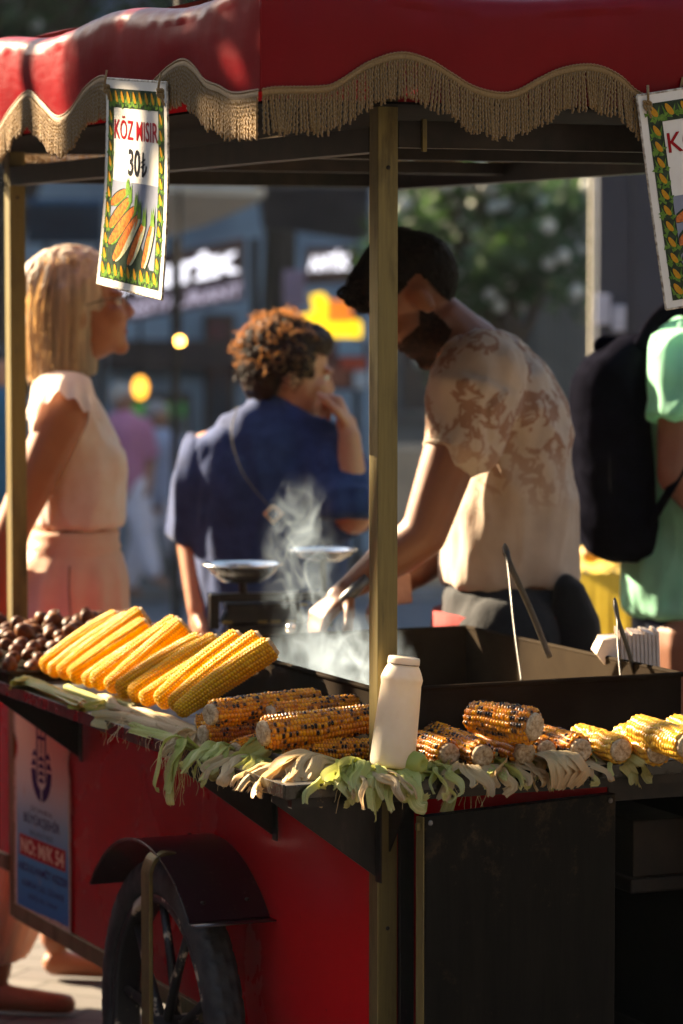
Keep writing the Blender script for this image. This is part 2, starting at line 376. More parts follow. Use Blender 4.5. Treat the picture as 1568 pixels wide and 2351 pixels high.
# counter top with rolled rail
mb = MB(); mb.box((-.196, -.082, SH-.006), (.90, .186, SH)); mb.box((-.196, .186, SH-.006), (.085, WU+.06, SH)); mb.box((.668, .186, SH-.006), (.80, .86, SH)); mb.box((.668, .86, SH-.006), (.70, WU+.06, SH)); mb.box((.70, WU-.03, SH-.006), (.87, WU+.06, SH)); mb.box((.085, 1.06, SH-.006), (.668, WU+.06, SH))
part('counter_top', mb, steel, cart)
mb = MB()
mb.box((-.2, -.086, SH-.019), (-.1965, WU+.06, SH+.0035)); mb.box((-.1965, -.086, SH-.021), (.9, -.0825, SH+.0015)); mb.box((-.1965, -.0825, SH-.019), (-.186, WU+.06, SH-.0165))
part('counter_rail', mb, steel_rail, cart, bevel=.001)
mb = MB(); mb.box((-.183, -.080, SH-.036), (.9, -.064, SH-.0075)); mb.box((.0, -.05, SH-.04), (.9, -.035, SH-.0075)); part('counter_underframe', mb, iron, cart)
# triangular brackets
for u in (.0, .435, 1.46):
    mb = MB(); 
    z0 = .705
    mb.prism([(-.003, u-.004, SH-.0275), (-.185, u-.004, SH-.0275), (-.185, u-.004, SH-.036), (-.003, u-.004, z0)], (0, .004, 0))
    mb.box((-.006, u-.0245, z0-.006), (-.0035, u-.0045, SH-.036)) ; part('shelf_bracket', mb, bracket_mat, cart)
mb = MB(); mb.prism([(.0185, -.003, SH-.0405), (.0185, -.075, SH-.0405), (.0185, -.003, SH-.13)], (.003, 0, 0)); part('shelf_bracket', mb, bracket_mat, cart)
# door standing slightly open
DR = C(.415, -.006, 0); DA = TH + R(13.1)
DM = Matrix.Translation(DR) @ Matrix.Rotation(DA, 4, 'Z')
mb = MB(); mb.box((-.40, -.020, .33), (0, 0, .818), DM); dr = part('door', mb, door_mat, cart, world=True, bevel=.002, label='smoke blackened steel door standing ajar')
mb = MB(); mb.box((-.4025, -.0185, .331), (-.4005, 0, .817), DM); part('door_edge', mb, brass, dr, world=True)
for x, z in ((-.39, .807), (-.012, .807)):
    mb = MB(); mb.lathe([(.0045, 0), (.0045, .001), (.003, .0022), (.001, .0022)], 12, DM @ Matrix.Translation((x, -.0202, z)) @ Matrix.Rotation(PI/2, 4, 'X')); part('screw', mb, steel, dr, world=True, smooth=True)
mb = MB(); mb.box((-.409, -.012, .795), (-.4026, -.006, .807), DM); part('latch', mb, brass, dr, world=True, bevel=.001)
# gas burner box in the dark compartment
mb = MB(); mb.box((.555, .16, .635), (.66, .40, .735)); mb.box((.545, .15, .6355), (.67, .41, .610)); part('burner_box', mb, simple('rusty_box', (.012,.008,.006), (.03,.018,.01), 12, .6, .4), cart, bevel=.004)
# roof frame
for lo, hi in (((0, .036, 1.865), (.03, WU, 1.905)), ((PV+.003, .036, 1.865), (PV+.033, WU, 1.905)), ((.036, .0, 1.872), (PV, .022, 1.915)), ((.036, WU+.01, 1.872), (PV, WU+.034, 1.915)),
               ((.031, .63, 1.88), (PV+.002, .655, 1.905)), ((.031, 1.27, 1.88), (PV+.002, 1.295, 1.905))):
    mb = MB(); mb.box(lo, hi); part('roof_beam', mb, iron, cart, bevel=.001)
for x in (.075, .545, .60):
    mb = MB(); mb.box((x, -.006, 1.866), (x+.008, -.0003, 1.918)); part('beam_clip', mb, brass, cart, bevel=.001)
mb = MB(); mb.box((-.20, -.07, 1.936), (.90, 2.0, 1.940)); part('roof_lining', mb, inner_black, cart)  # added dark sheet standing in for the shade under the canopy roof
mb = MB(); mb.grid(lambda a, b: V((.22+.36*a+.05*b, .95+.30*b+.05*math.sin(a*5), 1.934)), 12, 6); part('lining_patch', mb, simple('cream_patch', (.75,.68,.56), (.6,.5,.4), 8, .8), cart)

mb = MB(); mb.box((.002, WU+.036, .43), (.012, WU+.26, .838)); part('tail_panel', mb, red_paint, cart, label='short red panel beyond the far post')
mb = MB(); mb.box((-.003, WU+.036, .395), (.014, WU+.26, .4295)); part('tail_trim', mb, brass, cart, bevel=.001)
for u in (0, WU): 
    mb = MB(); mb.box((WV-.003, u+.006, .80), (PV-.0005, u+.028, .835)); part('post_arm', mb, iron, cart)
# ------------------------------------------------------------------ canopy: valance with a wavy lower edge, soft roof, fringe
CV0, CV1, CU0, CU1, CZ = -.245, .945, -.11, 2.04, 2.115
fk = [on_u(px, py, CU0) for px, py in ((598,210),(625,205),(750,201),(784,185),(844,147),(919,125),(984,142),(1034,172),(1084,202),(1144,217),(1184,212),(1234,185),(1284,162),(1344,152),(1384,159),(1424,180),(1459,212),(1500,228),(1560,215))]
front_keys = [(p.x, p.z) for p in fk]; front_keys[0] = (CV0, front_keys[0][1])
lk = [on_v(px, py, CV0) for px, py in ((598,210),(540,217),(505,200),(475,187),(450,155),(425,140),(390,158),(345,200),(305,215),(270,200),(240,178),(200,205),(165,255),(135,270),(100,237),(70,212),(30,250),(0,298))]
left_keys = [(p.y, p.z) for p in lk]; left_keys[0] = (CU0, left_keys[0][1])
zt = sum(z for _, z in left_keys)/len(left_keys)
def wavez(x): return zt + .021*math.sin(x*2*PI/.33)
def f_front(v): return spline(front_keys, v) if v < front_keys[-1][0] else wavez(v)
def f_left(u): return spline(left_keys, u) if u < left_keys[-1][0] else wavez(u)
SIDES = [  # (origin v,u, direction dv,du, length, lower edge fn, outward normal)
    ((CV0, CU0), (1, 0), CV1-CV0, lambda t: f_front(CV0+t), (0, -1)),
    ((CV0, CU1), (0, -1), CU1-CU0, lambda t: f_left(CU1-t), (-1, 0)),
    ((CV1, CU0), (0, 1), CU1-CU0, lambda t: wavez(t), (1, 0)),
    ((CV1, CU1), (-1, 0), CV1-CV0, lambda t: wavez(t+.1), (0, 1))]
def side_pt(sd, t, z, out=0.0):
    (v, u), (dv, du), L, fn, (nv, nu) = sd
    return V((v + dv*t + nv*out, u + du*t + nu*out, z))
canopy = None; mb = MB()
for sd in SIDES:
    L = sd[2]; nt = int(L/.012)
    def fn(a, b, sd=sd, L=L):
        t = a*L; zl = sd[3](t); edge = min(t, L-t); fade = smoothstep(0, .06, edge)
        sag = .010*math.sin(t*9.0+1)*fade
        top = CZ + sag
        if b < .8:
            z = zl + (top-.028-zl)*b/.8
            o = noise.noise(V((t*7, z*5, sd[4][0]*3+1)))*.004*fade + noise.noise(V((t*28, z*9, 3)))*.0022*fade*smoothstep(.2,.8,b)
            o += .004*math.sin(b/.8*PI)*fade
            return side_pt(sd, t, z, o)
        a2 = (b-.8)/.2*PI/2                       # rolled top edge
        o = noise.noise(V((t*24, 2.1, 3)))*.004*fade
        c, s_ = math.cos(a2), math.sin(a2)
        inset = .03*(1-c); tt = t
        k = inset/ max(.001, 1) ; 
        if t < inset: tt = inset
        if t > L-inset: tt = L-inset
        return side_pt(sd, tt, top-.028+.028*s_, -inset+o)
    mb.grid(fn, nt, 22)
# roof: slopes up to a low ridge
def roof(a, b):
    v = CV0+.03+(CV1-CV0-.06)*a; u = CU0+.03+(CU1-CU0-.06)*b
    e = min(a, 1-a)*(CV1-CV0); e2 = min(b, 1-b)*(CU1-CU0); h = min(e, e2)
    return V((v, u, CZ-.002 + h*.20 + noise.noise(V((v*6, u*6, 0)))*.008*min(1, h*10)))
mb.grid(roof, 40, 60, flip=False)
canopy = part('canopy', mb, vinyl, cart, smooth=True, label='red vinyl canopy with wavy lower edge')
# seam welt at the near corner
mb = MB(); z0 = f_front(CV0); mb.tube([(CV0-.001, CU0-.001, z0+(CZ-.03-z0)*i/8) for i in range(9)], .0018, 6); part('seam', mb, vinyl, canopy, smooth=True)
random.seed(4)
def fringe(sd, step, nseg=11):
    mb = MB(); L = sd[2]
    # braided heading band + looped edge
    n = int(L/.004)
    def band(a, b, sd=sd):
        t = a*L; z = sd[3](t); return side_pt(sd, t, z + .002 - .012*b, .0035 + .0016*math.sin(b*PI) + .0004*math.sin(t*2200))
    mb.grid(band, n, 3)
    nb = int(L/.0062)
    for i in range(nb):
        t = L*(i+.5)/nb; z = sd[3](t); p = side_pt(sd, t, z+.0035, .004)
        q = side_pt(sd, min(L, t+.0036), sd[3](min(L, t+.0036))+.0015, .0045); p0 = side_pt(sd, max(0, t-.0036), sd[3](max(0, t-.0036))+.0015, .0045)
        mb.tube([p0, p, q], .0015, 5, cap=False)
    m = int(L/step); sway = 0
    for i in range(m):
        t = L*(i+.5)/m + random.uniform(-.0008, .0008); z = sd[3](t)-.008
        cl = noise.noise(V((t*26, 5, sd[4][0]+2*sd[4][1])))            # strands gather in clumps
        ln = .062 + random.uniform(-.006, .005) + .004*cl
        dx = noise.noise(V((t*33, 1, 0)))*.012; dn = noise.noise(V((t*27, 7, 3)))*.006 + random.uniform(-.001, .002)
        vs = []; ph = random.uniform(0, 6.28); r0 = .0022
        tn = V((sd[1][0], sd[1][1], 0)); nn = V((sd[4][0], sd[4][1], 0)); base = side_pt(sd, t, z, .004)
        for k in range(nseg):
            s_ = k/(nseg-1); c = base + tn*(dx*s_**1.4) + nn*(dn*s_**1.3 + .002) + V((0, 0, -ln*s_))
            wob = .0009; c = c + tn*(wob*math.sin(k*2.6+ph)) + nn*(wob*math.cos(k*2.6+ph))
            rr = r0*(1.1 if k < nseg-1 else .7)
            for j in range(5):
                a = 2*PI*j/5 + k*.9; vs.append(c + tn*(rr*math.cos(a)) + nn*(rr*math.sin(a)))
        mb.add(vs, [(k*5+j, k*5+(j+1)%5, (k+1)*5+(j+1)%5, (k+1)*5+j) for k in range(nseg-1) for j in range(5)] + [tuple(range((nseg-1)*5, nseg*5))])
    return part('fringe', mb, cord, canopy, smooth=True)
fringe(SIDES[0], .0046, 14); fringe(SIDES[1], .0046, 14); fringe(SIDES[2], .009, 7); fringe(SIDES[3], .006, 7)

# ------------------------------------------------------------------ wheel, mudguard, strut
WC = V((-.085, .717, .31)); WR = .31
MX = Matrix.Translation(WC) @ Matrix.Rotation(-PI/2, 4, 'Y')      # lathe axis z -> cart -v
mb = MB(); NA = 264
prof = []
for k in range(25):
    a = -.72*PI + 1.44*PI*k/24                                   # tyre cross section, open towards the rim
    prof.append((WR-.036 + .036*math.cos(a), .034*math.sin(a), abs(a)))
rg = []
for i in range(NA):
    ph = 2*PI*i/NA; ring = []
    for (r, x, a) in prof:
        h = 0
        if a < 1.0:
            row = int((x+.034)/.0136); q = (ph*NA/(2*PI) + (row % 2)*3) % 6
            inx = abs(((x+.034)/.0136) % 1 - .5)
            h = .0065 if (q < 4.2 and inx < .36) else 0
        elif a < 1.35: h = .003 if (i % 6) < 3 else 0
        rr = r + h; ring.append(MX @ V((rr*math.cos(ph), rr*math.sin(ph), x)))
    rg.append(ring)
rg.append(rg[0]); mb.rings(rg, cap=False)
wheel = bpy.data.objects.new('wheel', None)
mbw = MB(); mbw.lathe([(.028, -.045), (.03, -.04), (.03, .04), (.028, .045), (.012, .047), (.012, .06), (.0, .06)], 24, MX)
wheel = part('wheel', mbw, peel, cart, smooth=False)
part('tyre', mb, rubber, wheel, smooth=True)
mb = MB(); q = WR-.062
mb.rings([[MX @ V((r*math.cos(2*PI*i/72), r*math.sin(2*PI*i/72), x)) for r, x in ((q+.006,-.024),(q-.012,-.026),(q-.016,-.018),(q-.010,0),(q-.016,.018),(q-.012,.026),(q+.006,.024),(q-.004,0))] for i in range(73)], cap=False)
part('rim', mb, peel, wheel, smooth=True)
for k in range(10):
    a = 2*PI*(k+.3)/10; e = V((math.cos(a), math.sin(a), 0)); x = .012 if k % 2 else -.012; mb = MB()
    mb.tube([MX @ (e*.024 + V((0,0,x))), MX @ (e*.13 + V((0,0,x*.7))), MX @ (e*(q-.010))], [.010, .0085, .008], 10); part('spoke', mb, peel, wheel, smooth=True)
# mudguard: rolled sheet over the wheel, flat lip at the front end
mb = MB(); GC = V((0, .585, .315)); GR = .352
def guard(a, b, dz=0):
    ang = R(128) - a*R(88); v = -.002 - .188*b
    sh = .10*(1-b)                                               # sheet flares forward towards the wall
    return V((v, GC.y - sh*.55 - math.cos(PI-ang)*-GR*1.0, GC.z + math.sin(ang)*(GR+dz)))
def guard2(a, b, dz=0):
    ang = R(135) - a*R(94); v = -.002 - .150*b; r = GR+dz
    return V((v, .700 + math.cos(ang)*r, .312 + math.sin(ang)*r))
mb.grid(lambda a, b: guard2(a, b, 0), 36, 6); mb.grid(lambda a, b: guard2(a, b, -.003), 36, 6, flip=True)
e0 = guard2(0, 0); e1 = guard2(0, 1)
mb.add([guard2(t, b, dz) for t, b, dz in ((0,1,0),(0,1,-.003),(0,0,0),(0,0,-.003))], [(0,1,3,2)])
vs = []; fs = []
for i in range(37): vs += [guard2(i/36, 1, 0), guard2(i/36, 1, -.003)]
mb.add(vs, [(2*i, 2*i+1, 2*i+3, 2*i+2) for i in range(36)])
mb.box((e1.x, e0.y-.030, e0.z-.004), (-.002, e0.y+.003, e0.z-.001))
mg = part('mudguard', mb, guard_paint, cart, smooth=True)
mb = MB()
for i in range(36): mb.tube([guard2(i/36, 1, .0008), guard2((i+1)/36, 1, .0008)], .0016, 5, cap=False)
part('mudguard_edge', mb, steel_rail, mg, smooth=True)
mb = MB()
for a, b in ((.62, .15), (.07, .2), (.07, .75)):
    p = guard2(a, b, 0); mb.ell(p, (.005, .005, .003))
part('rivet', mb, iron, mg, smooth=True)
# bent flat-bar strut outside the wheel
mb = MB(); su = .622; path = []
P0 = [(-.120, su+.01, .652), (-.138, su+.005, .653), (-.156, su+.0, .645), (-.165, su+.0, .625), (-.166, su+.0, .60), (-.166, su+.0, .45), (-.166, su+.0, .285)]
pts = curve3(P0, 30); w2 = .021
rg = []
for i, p in enumerate(pts):
    t = (pts[min(i+1, 30)] - pts[max(i-1, 0)]).normalized(); b = V((0, 1, 0)); b = (b - t*b.dot(t)).normalized(); nn = t.cross(b)
    rg.append([p + b*w2 + nn*.004, p - b*w2 + nn*.004, p - b*w2 - nn*.004, p + b*w2 - nn*.004])
mb.rings(rg); part('wheel_strut', mb, brass, cart, smooth=False, bevel=.0015)
mb = MB(); mb.tube([(-.175, .717, .31), (.80, .717, .31)], .011, 14); part('axle', mb, iron, cart, smooth=True)
mb = MB(); mb.tube([(.06, 1.3, .305), (.06, 1.12, .05)], .011, 8); mb.tube([(WV-.06, .25, .305), (WV-.06, .25, .0)], .015, 8); part('support_leg', mb, iron, cart, smooth=True)
mb = MB()                                                         # far wheel, simple ring, mostly unseen
M2 = Matrix.Translation((WV+.085, .717, .31)) @ Matrix.Rotation(PI/2, 4, 'Y')
rg = [[M2 @ V(((WR-.034+.034*math.cos(2*PI*j/12))*math.cos(2*PI*i/60), (WR-.034+.034*math.cos(2*PI*j/12))*math.sin(2*PI*i/60), .034*math.sin(2*PI*j/12))) for j in range(12)] for i in range(61)]
mb.rings(rg, cap=False); w2_ = part('wheel', mb, rubber, cart, smooth=True)
mb = MB()
for k in range(10):
    a = 2*PI*k/10; mb.tube([M2 @ V((0,0,0)), M2 @ V((.25*math.cos(a), .25*math.sin(a), 0))], .009, 8)
part('spokes', mb, peel, w2_, smooth=True)

# ------------------------------------------------------------------ municipal sticker
s = NT('sticker_print'); g = s.n.new('ShaderNodeSeparateXYZ'); s.l(s.tc.outputs['UV'], g.inputs[0])
nz = s.noise(30, 5); s.set('Base Color', s.mix(s.ramp(nz, [(.6, (0,)*3), (.75, (.35,)*3)]), s.ramp(g.outputs[1], [(.12, (.90,.76,.60)), (.34, (.66,.78,.76)), (.52, (.24,.56,.72)), (.75, (.03,.33,.66)), (1, (.01,.20,.56))]), (.45,.35,.25)))
s.set('Roughness', .45); s.set('Specular IOR Level', .15); sticker_m = s.m
navy = simple('navy_ink', (.012,.008,.12), (.018,.012,.15), 60, .5, spec=.1); cream_ink = simple('cream_ink', (.8,.68,.5), None, 60, .5, spec=.1); red_ink = simple('red_ink', (.40,.010,.018), None, 60, .5, spec=.1)
torn = simple('torn_paper', (.66,.58,.48), (.45,.36,.28), 90, .8)
c4 = [on_v(px, py, -.0004) for px, py in ((33,1625), (160,1665), (161,2136), (37,2080))]
SP = Patch(*c4); random.seed(9)
def ragged(a, b, off, amp=.014):
    ea = amp*noise.noise(V((b*9, 3, 0))) + .5*amp*noise.noise(V((b*33, 1, 0))); eb = amp*.7*noise.noise(V((a*6, 9, 0)))
    if .12 < b < .27: ea -= .05*math.sin((b-.12)/.15*PI)
    k = (1-2*a); aa = a + (ea*(1 if a < .5 else -.5))*abs(k)**6*-1
    return SP(min(1.05, aa), b + eb*b**8, off)
mb = MB(); mb.grid(lambda a, b: ragged(a*1.03-.02, b*1.012, .0), 24, 90); stk = part('sticker', mb, torn, cart, label='peeling cream to blue municipal licence sticker')
mb = MB(); mb.grid(lambda a, b: ragged(a*.95+.03, b*.975+.01 , .0004, .010), 24, 90); part('print', mb, sticker_m, stk)
mb = MB()
SP.text(mb, 'İSTANBUL', .30, .70, .455, .485, .0008); SP.text(mb, 'BÜYÜKŞEHİR', .17, .83, .49, .565, .0008, bold=.02); SP.text(mb, 'BELEDİYESİ', .28, .70, .575, .607, .0008)
SP.text(mb, 'ABDULHAMİT KEZER', .05, .97, .745, .80, .0008, bold=.018); SP.text(mb, 'ALEMDAR CAD. GÜLHANE', .12, .90, .835, .875, .0008, bold=.01); SP.text(mb, 'GİRİŞ SOL TARAF', .24, .78, .90, .938, .0008, bold=.01)
part('lettering', mb, navy, stk); mb = MB()
# emblem: U of two thick arcs, domes with minaret bars
for sg in (-1, 1):
    outer = []; inner = []
    for i in range(15):
        a = i/14; th = a*PI/2
        outer.append((.5 + sg*.185*math.cos(th*1.0), .27 + .155*math.sin(th))); inner.append((.5 + sg*.10*math.cos(th), .27 + .095*math.sin(th)))
    for i in range(14):
        x = lambda p: (.5+sg*max(.012, abs(p[0]-.5)), p[1])
        SP.poly(mb, [x(outer[i]), x(outer[i+1]), x(inner[i+1]), x(inner[i])], .0008)
    SP.poly(mb, [(.5+sg*.19, .255), (.5+sg*.10, .255), (.5+sg*.10, .235), (.5+sg*.14, .215)], .0008)
    SP.poly(mb, [(.5+sg*.17, .205), (.5+sg*.09, .205), (.5+sg*.09, .19), (.5+sg*.12, .17)], .0008)
    SP.poly(mb, [(.5+sg*.085, .03), (.5+sg*.06, .03), (.5+sg*.06, .33), (.5+sg*.085, .31)], .0008)
for k in range(4):
    t = .20 + k*.036; SP.poly(mb, [(.455, t+.022), (.455, t+.01), (.48, t), (.5, t-.008), (.52, t), (.545, t+.01), (.545, t+.022)], .0008)
SP.poly(mb, [(.50-.085, .10), (.585, .10), (.585, .116), (.415, .116)], .0008); SP.poly(mb, [(.49, .03), (.51, .03), (.51, .19), (.49, .19)], .0008)
part('emblem', mb, navy, stk)
mb = MB(); SP.rect(mb, .08, .93, .62, .725, .0006); part('number_field', mb, red_ink, stk)
mb = MB(); SP.text(mb, 'NO: M/K 54', .11, .90, .634, .711, .0009, bold=.035); part('number_text', mb, cream_ink, stk)
# ------------------------------------------------------------------ steaming pan
PT = Matrix.Translation(C(0, 0, 0)) @ Matrix.Rotation(TH, 4, 'Z')
def tray(lo, hi, z0, z1, t=.0025, lip=.006):
    mb = MB(); (x0, y0), (x1, y1) = lo, hi
    mb.box((x0, y0, z0), (x1, y0+t, z1)); mb.box((x0, y1-t, z0), (x1, y1, z1)); mb.box((x0, y0+t, z0), (x0+t, y1-t, z1)); mb.box((x1-t, y0+t, z0), (x1, y1-t, z1))
    mb.box((x0+t, y0+t, z0), (x1-t, y1-t, z0+t))
    r = MB(); c = [(x0-.001, y0-.001, z1), (x1+.001, y0-.001, z1), (x1+.001, y1+.001, z1), (x0-.001, y1+.001, z1)]
    for i in range(4): r.tube([c[i], c[(i+1) % 4]], .0045, 8)
    return mb, r
PV0, PV1, PU0, PU1 = .09, .665, .192, 1.05
pan = thing('steaming_pan', 'large square steel pan full of steam set into the cart counter', 'pan', PT @ Matrix.Translation((PV0, PU0, SH)))
mb, rr = tray((PV0, PU0), (PV1, PU1), .795, .98)
mb2 = MB()
for m, nm, mt in ((mb, 'pan_body', pan_steel), (rr, 'pan_rim', pan_steel)):
    me = m.mesh(nm, False); me.transform(CART_M)
    part(nm, me, mt, pan, world=True, bevel=.0008 if nm == 'pan_body' else 0)
for x in (PV0+.05, PV1-.07):
    for y in (PU0+.05, PU1-.07):
        mb = MB(); mb.box((x, y, .765), (x+.02, y+.02, .795)); me = mb.mesh('f', False); me.transform(CART_M); part('pan_foot', me, iron, pan, world=True)
# water skin at the bottom of the pan, salty and pale
s = NT('hot_water'); n = s.noise(22, 5); s.set('Base Color', s.ramp(n, [(.35, (.62,.48,.30)), (.65, (.78,.64,.44))])); s.set('Roughness', .35); s.bump(n, .5, .006)
mb = MB(); mb.grid(lambda a, b: CART_M @ V((PV0+.006+(PV1-PV0-.012)*a, PU0+.006+(PU1-PU0-.012)*b, .83 + .004*noise.noise(V((a*18, b*18, 0))))), 50, 70)
part('water', mb, s.m, pan, world=True, smooth=True)

# ------------------------------------------------------------------ corn cobs
def cob_mesh(name, L, rad, rows, per, seed, tip=.30, charred=0.0, swell=1.0, jig=.12, puck=0):
    rnd = random.Random(seed); A = rows*6; S = per*6; vs = []; kr = []; ch = []; gp = []
    kv = {}
    def krand(r, p):
        k = (r % rows, p)
        if k not in kv: kv[k] = (rnd.random(), rnd.random(), rnd.uniform(-1, 1))
        return kv[k]
    for i in range(S+1):
        s_ = i/S
        q = 1.0
        if s_ < .05: q = .80 + .20*math.sqrt(max(0, 1-(1-s_/.05)**2))
        q *= 1 - tip*max(0, (s_-.25)/.75)**1.8
        if s_ > .94: q *= math.sqrt(max(0.002, 1-((s_-.94)/.06)**2))*.92+.08*(1-(s_-.94)/.06)
        q *= 1 + .025*noise.noise(V((s_*5, seed, 0)))
        for j in range(A):
            wob = jig*noise.noise(V((s_*6, j/A*4, seed*1.7)))*2.2
            fr = (j/6 + wob) ; row = math.floor(fr); fa = fr - row
            sh = .5*(row % 2) + .15*noise.noise(V((row*3.1, seed, s_*4)))
            fp = s_*per + sh; p = math.floor(fp); fs_ = fp - p
            kr_, k2, k3 = krand(row, p)
            b = (1-abs(2*fa-1)**2.2)*(1-abs(2*fs_-1)**2.2)
            hgt = rad*.15*swell*b*(1+.22*k3*(.4+charred)); gp.append(b) 
            if puck: hgt *= .75 + .25*noise.noise(V((s_*40, j*.3, seed)))
            r = rad*q*.93 + hgt; a = 2*PI*j/A
            bend = .012*L*math.sin(s_*PI)*math.sin(seed)
            vs.append((L*s_, r*math.cos(a)+bend, r*math.sin(a)))
            kr.append(kr_)
            patch = .5+.9*noise.noise(V((s_*L*26, math.cos(a)*1.6+seed, math.sin(a)*1.6)))
            c = 0
            if charred and k2 < charred*max(.05, 2.2*patch-.45): c = smoothstep(.18, .55, b)*(.15+.85*kr_**1.5)
            ch.append(min(1, c))
    mb = MB(); fs = [(i*A+j, i*A+(j+1) % A, (i+1)*A+(j+1) % A, (i+1)*A+j) for i in range(S) for j in range(A)]
    fs.append(tuple(range(S*A, (S+1)*A))); mb.add(vs, fs); mb.at = {'kr': kr, 'char': ch, 'gap': gp}
    me = mb.mesh(name)
    # cut stalk end
    e = MB(); N = 28; re = rad*.80
    rg = []
    for k, (x, f) in enumerate(((.004, 1.02), (-.002, .98), (-.006, .86), (-.0045, .55), (-.0055, .3), (-.004, .05))):
        rg.append([V((x + .0016*noise.noise(V((j*.9, k*2.1, seed))), re*f*math.cos(2*PI*j/N)*(1+.05*noise.noise(V((j*1.1, k, seed)))), re*f*math.sin(2*PI*j/N)*(1+.05*noise.noise(V((j*1.3, k, seed+4)))))) for j in range(N)])
    e.rings(rg); en = e.mesh('stalk_end'); fixn(en)
    return me, en
def corn_mat(name, stops, sss=.12, rough=.33, bumpn=.0, charcol=((.30,.11,.02), (.012,.007,.005)), salt=0, tr=0.0):
    s = NT(name); base = s.ramp(s.attr('kr'), stops)
    base = s.mix(s.ramp(s.noise(28, 3), [(.4, (0,)*3), (.75, (.3,)*3)]), base, tuple(x*.62 for x in stops[0][1]))
    base = s.mix(s.ramp(s.attr('gap'), [(.0, (.85,)*3), (.55, (0,)*3)]), base, tuple(x*y for x, y in zip(stops[0][1], (.40,.18,.2))))
    c = s.attr('char'); base = s.mix(s.ramp(c, [(0, (0,)*3), (.3, (1,)*3)]), base, s.ramp(c, [(.15, charcol[0]), (.6, charcol[1])]))
    if salt: base = s.mix(s.ramp(s.voro(620, sc=(1, 1, 1)), [(.12, (salt,)*3), (.2, (0,)*3)]), base, (.85,.82,.75))
    oi = s.n.new('ShaderNodeObjectInfo'); base = s.mix(s.ramp(oi.outputs['Random'], [(0, (0,)*3), (1, (.35,)*3)]), base, s.mix(1.0, base, (.86,.74,.8), 'MULTIPLY'))
    s.set('Base Color', base); s.set('Roughness', rough); s.set('Subsurface Weight', sss); s.set('Subsurface Radius', (.012, .005, .001)); s.set('Subsurface Scale', .2)
    s.set('Specular IOR Level', .28)
    s.bump(s.noise(500, 2), .12, .0008); s.translucent(.14, base); return s.m
m_raw = corn_mat('raw_kernels', [(0, (.93,.44,.004)), (.5, (.96,.52,.006)), (1, (.98,.60,.012))], .05, .3)
m_gril = corn_mat('grilled_kernels', [(0, (.74,.22,.003)), (.5, (.88,.33,.005)), (1, (.95,.44,.010))], .05, .26, salt=.8)
m_boil = corn_mat('boiled_kernels', [(0, (.74,.36,.03)), (.5, (.82,.46,.05)), (1, (.88,.55,.10))], .15, .3)
s = NT('cob_pith'); n = s.noise(160, 5, rough=.7); s.set('Base Color', s.ramp(n, [(.3, (.16,.08,.03)), (.5, (.48,.32,.17)), (.7, (.68,.54,.36))])); s.set('Roughness', .75); s.bump(n, .6, .002); pith = s.m
COB = {}
for k, (L, rad) in enumerate(((.205, .0260), (.198, .0250), (.210, .0265))): COB['raw%d' % k] = cob_mesh('raw_corn', L, rad, 16, 36, 11+k, tip=.42, jig=.06)
for k, (L, rad, c) in enumerate(((.19, .0225, .62), (.185, .021, .5), (.20, .027, .42), (.135, .0245, .9), (.13, .0215, .42), (.15, .022, .6))): COB['gr%d' % k] = cob_mesh('grilled_corn', L, rad, 16, int(L/.0058), 31+k, tip=.25, charred=c, jig=.2, swell=1.15)
for k, (L, rad) in enumerate(((.14, .0235), (.13, .024))): COB['bo%d' % k] = cob_mesh('boiled_corn', L, rad, 14, int(L/.0066), 51+k, tip=.12, jig=.3, swell=1.1, puck=1)
MATS = {'raw': m_raw, 'gr': m_gril, 'bo': m_boil}
def cob(kind, name, p0, p1, label, group, roll=0, r=1.0, ends=True):
    me, en = COB[kind]; mat = MATS[kind.rstrip('012345')]
    x = (p1-p0).normalized(); y = V((0,0,1)).cross(x).normalized(); z = x.cross(y)
    M = Matrix.Translation(p0) @ Matrix((x, y, z)).transposed().to_4x4() @ Matrix.Rotation(roll, 4, 'X') @ Matrix.Scale(1, 4)
    L = max(v.co.x for v in me.vertices[-40:]) ; k = (p1-p0).length/L; M = M @ Matrix.Diagonal((k, r, r, 1))
    if not me.materials: me.materials.append(mat); en.materials.append(pith)
    o = bpy.data.objects.new(name, me); col.objects.link(o); o.matrix_world = M; ROOT[o.name] = M
    o['label'] = label; o['category'] = 'corn'; o['group'] = group
    e = bpy.data.objects.new('stalk_end', en); col.objects.link(e); e.parent = o
    return o
ORD = ['first', 'second', 'third', 'fourth', 'fifth', 'sixth', 'seventh', 'eighth', 'ninth', 'tenth', 'eleventh', 'twelfth', 'thirteenth', 'fourteenth']
random.seed(21)
NR = 13
for i in range(NR):
    u = 1.30 - (1.30-.585)*i/(NR-1) + random.uniform(-.006, .006)
    v0 = -.138 + .02*i/(NR-1) + random.uniform(-.006, .006); z0 = SH + .030 + random.uniform(0, .004)
    dv = .156 + random.uniform(-.018, .012); dz = .100 + random.uniform(-.012, .014)
    p0 = C(v0, u, z0); p1 = C(v0+dv, u-.045 + random.uniform(-.020, .020), z0+dz+.006*(i > 9))
    extra = ', nearest the chestnuts' if i == 0 else (', nearest the grilled corn' if i == NR-1 else '')
    cob('raw%d' % (i % 3), 'raw_corn_cob', p1, p0, '%s raw yellow cob from left in the leaning row%s' % (ORD[i], extra), 'raw yellow corn cobs leaning in a row', roll=random.uniform(0, 6), r=random.uniform(.88, 1.10))
def zc(px, py, z): return on_z(px, py, z)
GG = 'grilled corn cobs on the counter'
